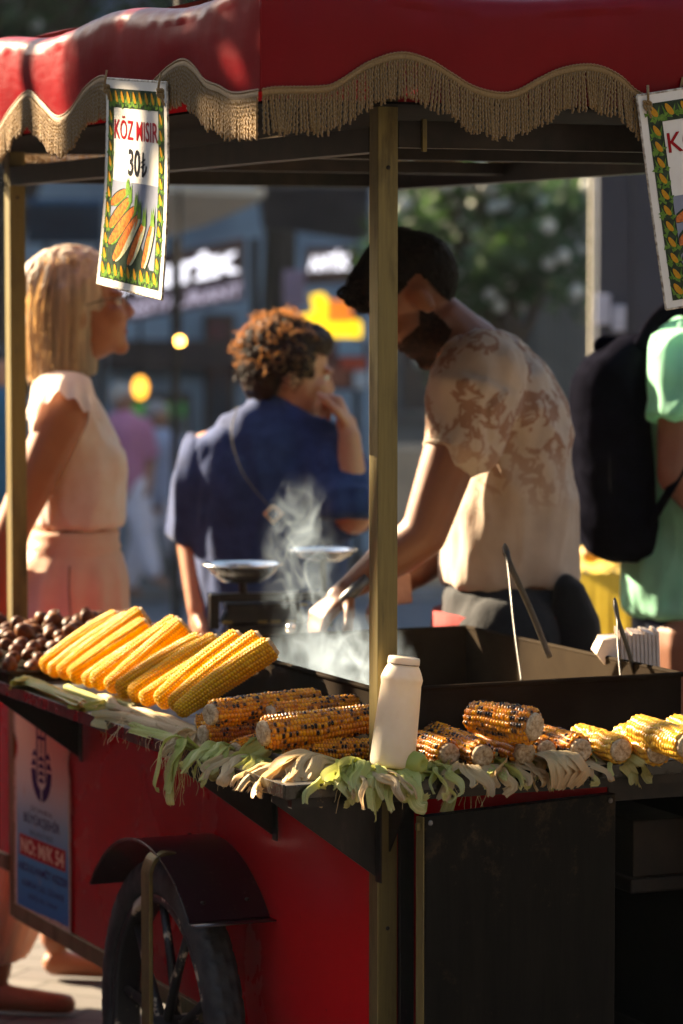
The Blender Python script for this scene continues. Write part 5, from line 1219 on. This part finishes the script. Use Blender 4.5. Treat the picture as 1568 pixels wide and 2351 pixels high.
mb.tube([J(500, 1020, 0), J(470, 1110, .0), J(440, 1242, .02)], [.075, .080, .060], 20); mb.tube([J(715, 1010, .02), J(765, 1090, -.06), J(800, 1180, -.15)], [.08, .086, .086], 20); mb.tube([J(800, 1190, -.16), J(797, 1120, -.15)], [.078, .060], 20)
mb.tube([J(690, 1050, 0), J(780, 1150, -.08)], [.08, .08], 18)
wear('shirt', mb, navy_c, eater, .0095, 4, .010, (8, 8, 3), 7)
mb = MB(); mb.tube(curve3([J(545, 935, -.07), J(532, 1000, -.13), J(560, 1090, -.150), J(620, 1165, -.158)], 20), .0035, 6, flat=.4); part('bag_strap', mb, simple('strap_olive', (.10,.09,.06), None, 50, .6), eater, world=True, smooth=True)
mb = MB(); c0 = J(627, 1180, -.165); q4 = [c0+V((0,0,.020)), c0+V((.020,0,0)), c0+V((0,0,-.020)), c0+V((-.020,0,0)), c0+V((0,0,.020))]; mb.tube(q4, .004, 8); part('buckle', mb, m_brass('bright_brass', (.75,.58,.40), (.4,.28,.16), .3), eater, world=True, smooth=True)
mb = MB(); mb.loft([(V((J(600, 0).x, D, .1)), .16, .10, 0), (V((J(600, 0).x, D, .6)), .165, .13, 0), (J(600, 1560, 0), .165, .145, 0)]); part('trousers', mb, cloth_mat('blue_trousers', (.05,.06,.18)), eater, world=True, smooth=True)
mb = MB(); mb.prism([J(450, 1355, -.02), J(466, 1355, -.02), J(462, 1600, -.02), J(440, 1600, -.02)], (0, .10, 0)); part('white_bag_edge', mb, simple('bag_white', (.75,.72,.72), None, 30, .6), eater, world=True, bevel=.004)
mb = MB(); mb.ell(J(745, 928, -.07), (.020, .018, .014)); solo('snack_bite', mb, simple('snack', (.55,.16,.06), (.4,.10,.04), 60, .6), 'reddish morsel held at the eating woman\'s mouth', 'food', smooth=True)

# ---- person in mint t-shirt with black backpack (D 7.3), facing right, head beyond the sign
D = 7.3
sk4 = skin_mat('arm_skin', (.34,.15,.085), (.28,.11,.06))
mb = MB(); Hg = head_frame(J(1668, 580, 0), R(5), R(5)); head_shape(mb, Hg, 1.05); mb.cap(J(1655, 640, 0), .058, J(1625, 730, 0), .062)
mb.loft([(J(1600, 1500, 0), .14, .16, 0), (J(1600, 1300, 0), .14, .165, 0), (J(1590, 1100, 0), .12, .16, 0), (J(1585, 900, 0), .13, .18, 0), (J(1600, 770, 0), .10, .15, 0), (J(1620, 720, 0), .05, .07, 0)])
for sy in (-1, 1):
    a_, e_, w_ = J(1575, 830, sy*.20), J(1558, 1090, sy*.23), J(1680, 1240, sy*.20); mb.cap(a_, .062, e_, .048); mb.cap(e_, .048, w_, .030); hand_shape(mb, w_, V((1, 0, -.3)), V((0, 0, -1)), .4, 1, -sy)
    mb.chain([(J(1600, 1480, sy*.09), .11), (V((J(1600, 0).x, D+sy*.1, .5)), .075), (V((J(1600, 0).x, D+sy*.1, .09)), .048)]); q = V((J(1600, 0).x, D+sy*.1, .05)); mb.cap(q, .045, q+V((.16, 0, -.01)), .035)
mint = person_root(mb, sk4, 'person in mint green t-shirt with a black backpack at the right edge')
face_bits(mint, Hg, 1.05)
mb = MB(); P_ = HP(Hg, 1.05); mb.ell(P_(-.022, 0, .055), (.108, .086, .088), Hg.to_3x3()); me = blob(mb, .007, 2); Hi = Hg.inverted(); crop(me, lambda c: not ((Hi @ c).x > .06 and (Hi @ c).z < .07)); part('hair', me, vh, mint, world=True, smooth=True)
mint_c = cloth_mat('mint_cotton', (.45,.94,.68), (.38,.88,.60), 20, .4)
mb = MB()
mb.loft([(J(1590, 1400, 0), .150, .172, 0), (J(1588, 1300, 0), .152, .175, 0), (J(1582, 1150, 0), .140, .178, 0), (J(1580, 1000, 0), .128, .185, 0), (J(1578, 880, 0), .124, .20, 0), (J(1580, 800, 0), .116, .195, 0), (J(1592, 745, 0), .090, .16, 0), (J(1610, 715, 0), .055, .08, 0)], k=2.2)
for sy in (-1, 1): mb.tube([J(1575, 800, sy*.17), J(1565, 890, sy*.215), J(1562, 962, sy*.225)], [.080, .080, .074], 20)
mb.cap(J(1585, 800, -.17), .075, J(1572, 840, -.19), .078); mb.cap(J(1585, 800, .17), .075, J(1572, 840, .19), .078)
wear('t_shirt', mb, mint_c, mint, .0095, 3, .013, (10, 10, 4.5), 12)
mb = MB(); mb.loft([(V((J(1600, 0).x, D, .1)), .10, .17, 0), (V((J(1600, 0).x, D, .6)), .12, .18, 0), (J(1595, 1430, 0), .142, .166, 0), (J(1592, 1380, 0), .14, .16, 0)]); part('jeans', blob(mb, .012, 3), cloth_mat('dark_jeans', (.02,.03,.07), (.015,.02,.045), 40), mint, world=True, smooth=True)
bpk = cloth_mat('black_nylon', (.003,.003,.005), (.006,.006,.010), 26, 0, .9, sheen=0, spec=0)
D = 7.25
mb = MB(); rows = []
for py, x0, x1, hd in ((1283, 1395, 1470, .08), (1262, 1345, 1500, .13), (1200, 1322, 1508, .15), (1080, 1315, 1500, .155), (960, 1310, 1485, .155), (880, 1312, 1475, .15), (830, 1345, 1478, .14), (790, 1400, 1482, .12), (770, 1440, 1480, .08)):
    rows.append((J((x0+x1)/2, py, 0), (x1-x0)/2*D/FPX, hd, 0))
mb.loft(rows, k=3); me = blob(mb, .008, 4); wrinkle(me, .006, 8, 8, 5, 15)
bp = solo('backpack', me, bpk, 'black nylon backpack worn on the mint t-shirt, sunlit along its top', 'backpack', smooth=True)
mb = MB(); mb.tube(curve3([J(1440, 815, 0), J(1400, 802, -.0), J(1375, 795, 0), J(1390, 782, 0), J(1432, 792, 0)], 24), .013, 10, flat=.5); part('grab_handle', mb, bpk, bp, world=True, smooth=True)
for sy in (-.12, .12):
    mb = MB(); mb.tube(curve3([J(1470, 800, sy), J(1510, 735, sy*1.1), J(1560, 705, sy*1.15), J(1640, 745, sy*1.1), J(1690, 850, sy*1.2)], 30), .020, 10, flat=.35); part('shoulder_strap', mb, bpk, bp, world=True, smooth=True)
    mb = MB(); mb.tube(curve3([J(1490, 1205, sy*1.2), J(1535, 1130, sy*1.75), J(1580, 1050, sy*1.8)], 14), .014, 8, flat=.4); part('lower_strap', mb, bpk, bp, world=True, smooth=True)
mb = MB(); mb.tube(curve3([J(1425, 840, -.135), J(1405, 950, -.152), J(1400, 1100, -.156), J(1412, 1230, -.14)], 24), .0028, 6); part('zip', mb, simple('zip_dark', (.03,.03,.035), None, 40, .4, .5), bp, world=True, smooth=True)

# ---- strollers far behind
def stroller(px, hy, fy, D_, hair_c, top_c, bot_c, label, stride=.16, lean=0, skin_c=(.42,.20,.12)):
    k = D_/FPX; zf = CAMH-(fy-660)*k; zh = CAMH-(hy-660)*k; Ht = zh-zf; x0 = (px-784)*k; P = lambda x, y, f: V((x0+x*Ht+lean*f*Ht, D_+y*Ht, zf+f*Ht)); u_ = Ht
    mb = MB(); mb.ell(P(0, 0, .93), (.058*u_, .052*u_, .070*u_)); mb.cap(P(0, 0, .87), .03*u_, P(0, 0, .80), .034*u_); mb.chain([(P(0, 0, .78), .085*u_), (P(0, 0, .62), .085*u_), (P(0, 0, .50), .09*u_)])
    for s_ in (-1, 1):
        mb.chain([(P(s_*.11, 0, .79), .035*u_), (P(s_*.135, .02*s_, .62), .028*u_), (P(s_*.12, -.05*s_, .47), .022*u_)])
        mb.chain([(P(s_*.05, 0, .48), .06*u_), (P(s_*.055+stride*.4*s_, 0, .27), .042*u_), (P(s_*.05+stride*s_, 0, .05), .026*u_), (P(s_*.05+stride*s_+.06, -.02, .02), .022*u_)])
    r = person_root(mb, skin_mat('stroller_skin', skin_c), label, 'people strolling far behind', .022, 2)
    mb = MB(); mb.ell(P(-.01, .012, .95), (.066*u_, .060*u_, .070*u_)); part('hair', mb, simple('stroller_hair', hair_c, None, 20, .7), r, world=True, smooth=True)
    mb = MB(); mb.chain([(P(0, 0, .78), .105*u_), (P(0, 0, .64), .100*u_), (P(0, 0, .54), .105*u_)])
    for s_ in (-1, 1): mb.cap(P(s_*.10, 0, .79), .048*u_, P(s_*.13, .01*s_, .67), .044*u_)
    wear('top', mb, cloth_mat('stroller_top', top_c), r, .025, 2, .01, (4, 4, 3), 3)
    mb = MB()
    for s_ in (-1, 1): mb.chain([(P(s_*.05, 0, .50), .078*u_), (P(s_*.055+stride*.4*s_, 0, .27), .058*u_), (P(s_*.05+stride*.9*s_, 0, .09), .045*u_)])
    wear('trousers', mb, cloth_mat('stroller_trousers', bot_c), r, .025, 2, .01, (4, 4, 3), 4)
    return r
stroller(283, 885, 1350, 24, (.52,.46,.40), (.62,.24,.38), (.85,.80,.88), 'distant grey haired stroller in pink top and pale trousers', .10)
stroller(362, 925, 1372, 24.6, (.35,.33,.33), (.38,.44,.60), (.85,.82,.90), 'distant stroller in blue-grey top and pale trousers, right of the pink one', .11)
stroller(-8, 800, 1500, 15, (.02,.02,.02), (.03,.12,.2), (.04,.04,.06), 'passer-by in teal at the far left edge, half behind the brass post', .08)
# ------------------------------------------------------------------ ground and street
def gz(y): return -.74*smoothstep(9, 25, y) if y < 25 else -.74
s = NT('paving'); br = s.n.new('ShaderNodeTexBrick'); s.l(s.coord('Object', (1,1,1), (0,0,.4)), br.inputs['Vector']); br.inputs['Scale'].default_value = 2.2; br.inputs['Color1'].default_value = (.15,.14,.13,1); br.inputs['Color2'].default_value = (.12,.11,.105,1); br.inputs['Mortar'].default_value = (.07,.065,.06,1); br.inputs['Mortar Size'].default_value = .012
s.set('Base Color', s.mix(s.ramp(s.noise(1.3, 6), [(.4, (0,)*3), (.8, (.5,)*3)]), br.outputs[0], (.16,.15,.14))); s.set('Roughness', .85); s.set('Specular IOR Level', .1); s.bump(s.noise(30, 4), .3, .004)
mb = MB(); mb.grid(lambda a, b: (lambda x, y: V((x, y, gz(y))))(-45+90*a, -12+(112)*(b**1.3)), 12, 70)
solo('ground', mb, s.m, kind='structure', M=Matrix.Identity(4))
s = NT('road_asphalt'); s.set('Base Color', s.ramp(s.noise(6, 8, rough=.7), [(.3, (.10,.115,.14)), (.7, (.17,.19,.22))])); s.set('Roughness', .6); s.bump(s.noise(90, 3), .4, .004)
mb = MB(); mb.grid(lambda a, b: (lambda x, y: V((x, y, gz(y)+.006)))(-45+90*a, 12.5+12.3*b), 12, 40); solo('road', mb, s.m, kind='structure', M=Matrix.Identity(4))
mb = MB()
mb.box((-45, 24.8, gz(25)-.1), (45, 25.0, gz(25)+.11)); solo('kerb', mb, simple('kerb_stone', (.30,.30,.30), (.2,.2,.2), 6, .8), kind='structure', bevel=.01)
# ------------------------------------------------------------------ buildings and shop fronts far behind
stone_d = simple('dark_render', (.34,.47,.58), (.20,.28,.37), 1.5, .8, bump=.3); stone_l = simple('pale_stone', (.26,.24,.21), (.18,.165,.15), 2.0, .85, bump=.3)
glass_d = simple('dark_glass', (.02,.03,.04), (.03,.045,.06), 2, .12); wood_d = simple('dark_wood', (.06,.03,.018), (.03,.015,.01), 4, .6)
def B(px, py, D_): return at_y(px, py, D_)
def panel(name, x0, y0, x1, y1, D_, mat, parent, th=.06, bevel=.01, label=None):
    a = B(x0, y1, D_); b = B(x1, y0, D_); mb = MB(); mb.box((a.x, D_-th, a.z), (b.x, D_, b.z)); return part(name, mb, mat, parent, world=True, bevel=bevel, label=label)
def block(name, x0, x1, y0, y1, z1, mat, label):
    t = thing(name, label, 'building', Matrix.Translation(((x0+x1)/2, (y0+y1)/2, gz(y0)))); mb = MB(); mb.box((x0, y0, gz(y0)-.2), (x1, y1, z1)); part('wall', mb, mat, t, world=True); return t
b1 = block('shop_building', -9.0, .30, 29.5, 36, 9.5, stone_d, 'dark grey-blue shop building across the street with lit signs')
b2 = block('stone_building', .36, 9.0, 30.5, 36, 8.5, stone_l, 'pale stone building half hidden behind the flowering tree')
mb = MB(); mb.box((-9.3, 29.2, 9.5), (.33, 36.2, 9.8)); part('roof', mb, wood_d, b1, world=True); mb = MB(); mb.box((.34, 30.2, 8.5), (9.2, 36.2, 8.8)); part('roof', mb, wood_d, b2, world=True)
DF = 29.49
for x0, x1, y0, y1 in ((60, 215, 720, 1120), (300, 440, 900, 1190), (470, 540, 720, 1230)): w_ = panel('window', x0, y0, x1, y1, DF, wood_d, b1, .08); panel('pane', x0+12, y0+14, x1-12, y1-12, DF-.085, glass_d, w_, .01)
for x0 in (-500, -260, 60, 360, 640): w_ = panel('window', x0, -140, x0+130, 120, DF, wood_d, b1, .08); panel('pane', x0+12, -128, x0+118, 108, DF-.085, glass_d, w_, .01)
for x0, x1, y0, y1 in ((905, 1010, 700, 960), (1250, 1345, 650, 940), (1080, 1180, 650, 1000)): w_ = panel('window', x0, y0, x1, y1, 30.49, simple('stone_trim', (.24,.22,.20), None, 4, .8), b2, .08); panel('pane', x0+16, y0+16, x1-16, y1-16, 30.40, glass_d, w_, .01)
w_ = panel('window', 1225, 640, 1350, 950, 30.30, simple('lattice_frame', (.20,.18,.15), None, 4, .7), b2, .05)
for k in range(5): panel('glazing_bar', 1232+k*25, 650, 1238+k*25, 940, 30.24, simple('lattice_bar', (.10,.09,.08), None, 4, .7), w_, .03)
panel('door', 620, 930, 700, 1260, DF, wood_d, b1, .10)
panel('fascia', 250, 780, 840, 850, DF, simple('fascia_brown', (.05,.03,.03), (.03,.02,.02), 3, .7), b1, .2)
# sign boards with lettering
def sign(name, TL, TR, BR, BL, D_, mat, label, lines, ink, th=.12):
    c = [B(p[0], p[1], D_-th) for p in (TL, TR, BR, BL)]; t = thing(name, label, 'sign', Matrix.Translation(sum(c, V())/4+V((0, th/2, 0))))
    mb = MB(); mb.prism([c[3], c[2], c[1], c[0]], (0, th, 0)); part('board', mb, mat, t, world=True, bevel=.01); P = Patch(*c)
    P.n = V((0, -1, 0))
    for txt, s0, s1, t0, t1, bd in lines:
        m = MB(); P.text(m, txt, s0, s1, t0, t1, .012, bold=bd); part('lettering', m, ink, t, world=True)
    return t
lit_w = emit('sign_white_lit', (.80,.82,1.0), .32); lit_dim = emit('sign_white_dim', (.5,.45,.6), .12)
sb_m = simple('sign_brown', (.075,.035,.030), (.05,.025,.02), 3, .6)
sign('restaurant_sign', (255,605), (562,545), (562,668), (255,735), 22, sb_m, 'brown board with large white letters tilted, behind the left price sign', [('ANTİK', .03, .97, .12, .62, .05)], lit_w)
sg = sign('restaurant_sign', (270,690), (562,640), (562,690), (270,742), 21.7, simple('sign_mauve', (.10,.05,.07), None, 3, .6), 'long narrow board with small white lettering below the large lettered one', [('RESTAURANT', .05, .98, .15, .80, .03)], lit_dim, .08)
sign('shop_sign', (700,568), (812,562), (812,650), (700,656), 24, sb_m, 'small dark board with glowing white letters near the centre post', [('ANTİK', .08, .92, .12, .62, .05)], lit_w)
sign('hanging_sign', (650,620), (700,620), (700,705), (650,705), 23, simple('sign_pink', (.30,.20,.26), None, 3, .6), 'small pinkish projecting sign left of the glowing board', [], lit_w)
# yellow and orange banner
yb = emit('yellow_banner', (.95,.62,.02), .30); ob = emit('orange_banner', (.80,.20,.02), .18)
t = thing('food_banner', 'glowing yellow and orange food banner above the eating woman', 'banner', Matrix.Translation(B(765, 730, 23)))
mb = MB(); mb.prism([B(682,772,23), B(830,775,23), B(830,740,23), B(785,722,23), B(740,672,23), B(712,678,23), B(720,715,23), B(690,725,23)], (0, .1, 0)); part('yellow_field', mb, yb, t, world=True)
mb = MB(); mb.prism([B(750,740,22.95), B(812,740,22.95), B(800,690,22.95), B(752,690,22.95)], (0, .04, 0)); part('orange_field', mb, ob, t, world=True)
t = thing('menu_board', 'blurred red, white and light blue menu board beside the centre post', 'sign', Matrix.Translation(B(795, 850, 22)))
for nm, x0, x1, y0, y1, c, k in (('frame', 740, 845, 780, 895, (.12,.03,.02), 0), ('red_panel', 782, 842, 820, 850, (.65,.08,.03), .03), ('blue_panel', 775, 835, 782, 818, (.25,.42,.55), .03), ('rust_panel', 745, 800, 845, 885, (.35,.10,.05), .04), ('white_panel', 812, 845, 852, 892, (.62,.68,.72), .05)):
    panel(nm, x0, y0, x1, y1, 22-k, simple('menu_'+nm, c, None, 3, .6), t, .05)
# parasols / awnings
def awning(name, pts, D_, dz, mat, label, cat='awning'):
    c = [B(p[0], p[1], D_+p[2]) for p in pts]; t = thing(name, label, cat, Matrix.Translation(V((sum(p.x for p in c)/len(c), D_, gz(D_)))))
    mb = MB(); mb.prism(c, (0, 0, dz)); part('fabric', mb, mat, t, world=True, bevel=.01)
    x0 = min(p.x for p in c)+.1; x1 = max(p.x for p in c)-.1
    for x in (x0, x1): mb = MB(); mb.tube([V((x, D_+1.2, gz(D_))), V((x, D_+1.2, min(p.z for p in c)))], .03, 8); part('pole', mb, iron, t, world=True)
    return t
cream_f = simple('cream_awning', (.52,.46,.36), (.42,.37,.29), 3, .8)
awning('awning', [(360,440,0), (610,452,0), (585,470,.2), (470,520,.6), (375,545,.8), (350,520,.4)], 20, .05, cream_f, 'cream awning over the restaurant behind the left sign')
awning('awning', [(60,470,0), (235,470,0), (235,560,.6), (60,560,.6)], 24, .05, simple('blue_awning', (.03,.10,.18), (.02,.06,.11), 2, .8), 'dark blue awning above the blonde woman')
awning('awning', [(600,430,0), (850,430,0), (850,560,.6), (600,520,.6)], 25, .05, simple('taupe_awning', (.10,.09,.10), (.06,.055,.06), 2, .8), 'dark taupe awning left of the centre post')
# lamps
def bulb(px, py, D_, r, c, k, label, cone=False):
    p = B(px, py, D_); t = thing('street_bulb', label, 'lamp', Matrix.Translation(p))
    mb = MB(); mb.ell(p, (r, r, r*(1.5 if cone else 1)), nu=16, nv=10); part('bulb', mb, emit('bulb_light', c, k), t, world=True, smooth=True)
    mb = MB(); mb.tube([p+V((0,0,r)), p+V((0,0,r+.9))], .012, 6); part('cord', mb, iron, t, world=True)
bulb(413, 783, 20, .022, (1,.50,.10), 5, 'round orange bulb hanging left of the eating woman')
bulb(322, 890, 22, .05, (1,.42,.05), .6, 'tall orange lamp above the distant strollers', True)
bulb(413, 405, 9, .010, (1,.5,.1), 4, 'small orange lamp glowing just under the canopy beam')
t = thing('fruit_stand', 'small stand with green and yellow fruit boxes behind the strollers', 'stall', Matrix.Translation(V((B(350, 0, 27.5).x, 27.5, gz(27.5)))))
for x0, x1, c in ((290, 345, (.10,.42,.06)), (350, 385, (.6,.45,.05)), (388, 425, (.08,.35,.10))): panel('fruit_box', x0, 925, x1, 955, 27.4, emit('fruit_%d' % x0, c, .03), t, .2)  # faintly glowing boxes in place of a strip of small green lights
panel('counter', 285, 955, 430, 1260, 27.6, simple('stand_grey', (.20,.22,.24), None, 3, .8), t, .3)
# planter, kiosk, yellow stall
t = thing('stone_planter', 'tan stone planter seen between the centre post and the vendor\'s arm', 'planter', Matrix.Translation(V((B(940, 0, 20).x, 20, gz(20))))); panel('planter_body', 895, 1020, 1045, 1330, 20, simple('tan_stone', (.30,.24,.17), (.22,.18,.13), 4, .85), t, .5)
t = thing('dark_kiosk', 'tall dark navy kiosk behind the backpack with a pale corner strip', 'kiosk', Matrix.Translation(V((B(1480, 0, 13).x, 13, gz(13)))))
panel('body', 1362, 100, 1760, 1330, 13, simple('kiosk_navy', (.012,.016,.030), (.02,.026,.045), 2, .5), t, .12); panel('corner_strip', 1349, 300, 1362, 1330, 12.6, simple('strip_pale', (.35,.32,.26), None, 3, .5), t, .05)
panel('seam', 1448, 200, 1452, 1330, 12.87, simple('seam_grey', (.05,.05,.06), None, 3, .5), t, .01)
for x0, x1, y0, y1 in ((1366, 1402, 675, 745), (1405, 1436, 700, 760)): panel('notice', x0, y0, x1, y1, 12.87, simple('notice_paper', (.38,.40,.50), None, 30, .7), t, .012)
t = thing('yellow_stall', 'low stall draped in yellow cloth behind the vendor and the backpack', 'stall', Matrix.Translation(V((B(1400, 0, 10.5).x, 10.5, gz(10.5)))))
ycl = cloth_mat('yellow_cloth', (.62,.44,.06), (.50,.34,.04), 5, .15)
mb = MB(); a = B(1310, 1275, 10.5); b = B(1500, 1275, 10.5)
def drape(u_, v_):
    x = a.x+(b.x-a.x)*u_; f = .03*math.sin(u_*26)*(v_**1.2) + .015*math.sin(u_*61)*v_; return V((x, 10.1 - .06*v_ + f, a.z - .02 - (a.z-gz(10.5)-.02)*v_))
mb.grid(drape, 90, 14); mb.grid(lambda u_, v_: V((a.x+(b.x-a.x)*u_, 10.1+.9*v_, a.z-.02+.02*noise.noise(V((u_*9, v_*9, 0))))), 30, 10)
part('cloth', mb, ycl, t, world=True, smooth=True)
mb = MB()
for k in range(5):
    c0 = V((a.x+.05+k*.055, 10.3+.05*(k % 2), a.z+.02)); mb.ell(c0, (.035, .03, .03))
part('goods', mb, simple('orange_goods', (.55,.28,.06), (.35,.16,.04), 12, .6), t, world=True, smooth=True)
# bench / low steel barrier catching light, far right
mb = MB(); mb.tube([B(1522, 1442, 9.2), B(1535, 1500, 9.2), V((B(1560, 0, 9.2).x, 9.2, gz(9.2)))], .014, 10); solo('barrier_pole', mb, steel_rail, 'shiny slanted steel pole right of the paper bags', 'pole', smooth=True)

# ------------------------------------------------------------------ trees
s = NT('foliage'); s.set('Base Color', s.ramp(s.noise(2.5, 4), [(.3, (.018,.052,.02)), (.55, (.032,.080,.028)), (.75, (.06,.12,.036))])); s.set('Roughness', .5); s.translucent(.3, (.06,.13,.03)); fol = s.m
bark = simple('bark', (.07,.05,.035), (.035,.025,.018), 12, .9, bump=.6, sc=(1,1,.2)); blossom = simple('blossom', (.50,.50,.45), None, 10, .6)
def tree(x, y, H, cr, zc_, label, seed, n=5200, flowers=0, leafs=.05, trunk=.16, sq=1.0):
    rnd = random.Random(seed); z0 = gz(y); t = thing('tree', label, 'tree', Matrix.Translation((x, y, z0)))
    mb = MB(); top = V((x+rnd.uniform(-.3, .3), y, zc_)); P = curve3([V((x, y, z0)), V((x+.08, y, z0+(zc_-z0)*.45)), top], 10); mb.tube(P, [trunk*(1-.6*i/10) for i in range(11)], 10)
    tips = []
    for k in range(16):
        a = rnd.uniform(0, 6.28); e = rnd.uniform(-.2, 1.0); b0 = P[rnd.randint(5, 10)]; d = V((math.cos(a)*math.cos(e)*cr[0], math.sin(a)*math.cos(e)*cr[1], math.sin(e)*cr[2])); tip = top + d*rnd.uniform(.6, .95); tips.append(tip)
        mb.tube(curve3([b0, b0*.5+tip*.5+V((0,0,rnd.uniform(-.1, .3))), tip], 6), [trunk*.35*(1-.8*i/6) for i in range(7)], 6)
    part('trunk', mb, bark, t, world=True, smooth=True)
    cl = [(top + V((rnd.gauss(0, .42)*cr[0], rnd.gauss(0, .42)*cr[1], rnd.gauss(0, .42)*cr[2])), rnd.uniform(.16, .34)*cr[0]) for _ in range(46)] + [(q, .25*cr[0]) for q in tips]
    lm = MB(); fm = MB()
    for k in range(n):
        c, r = cl[rnd.randrange(len(cl))]; d = V((rnd.gauss(0, 1), rnd.gauss(0, 1), rnd.gauss(0, .8))).normalized()*r*rnd.random()**.4; d.z *= sq; p = c+d
        a = V((rnd.uniform(-1, 1), rnd.uniform(-1, 1), rnd.uniform(-.6, .6))).normalized(); b = a.orthogonal().normalized(); b = Matrix.Rotation(rnd.uniform(0, 6.28), 3, a) @ b; l = leafs*rnd.uniform(.7, 1.5)
        lm.add([p, p+a*l*.5+b*l*.32, p+a*l, p+a*l*.5-b*l*.32], [(0, 1, 2, 3)])
    for k in range(flowers):
        c, r = cl[rnd.randrange(len(cl))]; d = V((rnd.gauss(0, 1), -abs(rnd.gauss(0, 1)), rnd.gauss(0, 1))).normalized()*r; p = c+d; fm.ell(p, (.05, .04, .045), nu=7, nv=5)
    part('crown', lm, fol, t, world=True)
    if flowers: part('blossoms', fm, blossom, t, world=True, smooth=True)
tree(B(1165, 0, 21).x, 21, 5, (.72, 1.0, .80), B(0, 580, 21).z, 'bushy tree with white blossoms behind the vendor', 3, 8000, 110, .07)
tree(-2.9, 26.5, 7, (2.0, 1.6, 1.2), 4.4, 'dark leafy tree rising above the canopy at top left', 5, 9000, 40, .11, .2)
tree(-.6, 27.5, 7, (1.6, 1.2, 1.0), 4.9, 'dark tree behind the canopy corner', 6, 6000, 10, .11, .2)
tree(-4.6, 24.0, 8, (1.6, 1.5, 2.0), 3.6, 'tall dark tree at the far left behind the blonde woman', 9, 7000, 0, .11, .2)
# the other side of the street, behind the photographer: shades the front of the cart
b3 = block('street_building', -14, 14, -12.0, -9.5, 9.0, simple('sooty_brick', (.035,.028,.024), (.05,.04,.032), 6, .9), 'dark brick building across the street behind the viewer')
for k in range(6):
    mb = MB(); mb.box((-11+k*3.9, -9.5, 1.0), (-9.6+k*3.9, -9.42, 2.8)); part('window', mb, glass_d, b3, world=True)

# rows of houses along both sides of the square, outside the frame: they keep the low sky off the shaded sides
for x0, x1, y0, y1, h, lb in ((-17, -13, -11, 12, 8.5, 'dark row house on the left side of the square, nearer'), (-17, -13.2, 12.3, 29, 7.5, 'dark row house on the left side of the square, farther'),
                              (12, 16, -11, 12, 8.5, 'dark row house on the right side of the square, nearer'), (12, 16, 12.3, 29, 8.0, 'dark row house on the right side of the square, farther'), (-15, -9.4, 29.5, 33, 8.5, 'dark house left of the shop building'), (9.3, 15, 30, 33, 8.5, 'dark house right of the stone building')):
    bb = block('row_house', x0, x1, y0, y1, h, simple('sooty_plaster', (.06,.055,.05), (.04,.038,.036), 2, .9), lb)
    xf = x1 if x0 < 0 else x0
    if y1 - y0 > 5:
        for k in range(5):
            y_ = y0+1.5+k*(y1-y0-3)/4.4
            for z_ in (1.2, 4.4):
                mb = MB(); mb.box((xf-.03 if x0 > 0 else xf, y_, z_+gz(y_)), (xf if x0 > 0 else xf+.03, y_+1.1, z_+1.7+gz(y_))); part('window', mb, simple('warm_pane', (.25,.16,.08), (.12,.08,.05), 1, .3) if (k+int(z_)) % 3 == 0 else glass_d, bb, world=True)

for u0, L_, lb in ((.90, 2.85, 'chest high dark red snack kiosk parked left of the cart, outside the frame'),):
    nb = thing('snack_kiosk', lb, 'kiosk', CART_M @ Matrix.Translation((-.62, u0, 0)))  # unseen box added to keep direct sun off the red side panel
    mb = MB(); mb.box((-.5, 0, .12), (0, L_, 1.30)); part('body', mb, red_paint, nb, bevel=.01); mb = MB(); mb.box((-.55, -.03, 1.30), (.03, L_+.03, 1.34)); part('roof', mb, iron, nb, bevel=.005)
    for y_ in (.25, L_-.25): mb = MB(); mb.lathe([(.02, -.03), (.13, -.03), (.14, -.02), (.14, .02), (.13, .03), (.02, .03)], 28, Matrix.Translation((-.06, y_, .14)) @ Matrix.Rotation(PI/2, 4, 'Y')); part('wheel', mb, rubber, nb, smooth=True)
tree(-3.56, 7.87, 6, (1.75, 1.75, .36), 4.85, 'street tree left of the cart whose crown shades the canopy, outside the frame', 12, 1500, 0, .12, .10, sq=.35)  # added crown, shaped to throw dappled shade on the canopy side

# ------------------------------------------------------------------ smoky air over the square
hz = bpy.data.materials.new('haze_air'); hz.use_nodes = True; t_ = hz.node_tree; t_.nodes.clear(); o_ = t_.nodes.new('ShaderNodeOutputMaterial'); v_ = t_.nodes.new('ShaderNodeVolumePrincipled')
v_.inputs['Color'].default_value = (.80,.88,1,1); v_.inputs['Density'].default_value = .0002; v_.inputs['Anisotropy'].default_value = .3; t_.links.new(v_.outputs[0], o_.inputs['Volume'])
mb = MB(); mb.box((-47, -14, -1.8), (47, 102, 10.4)); solo('haze', mb, hz, kind='stuff', M=Matrix.Identity(4))
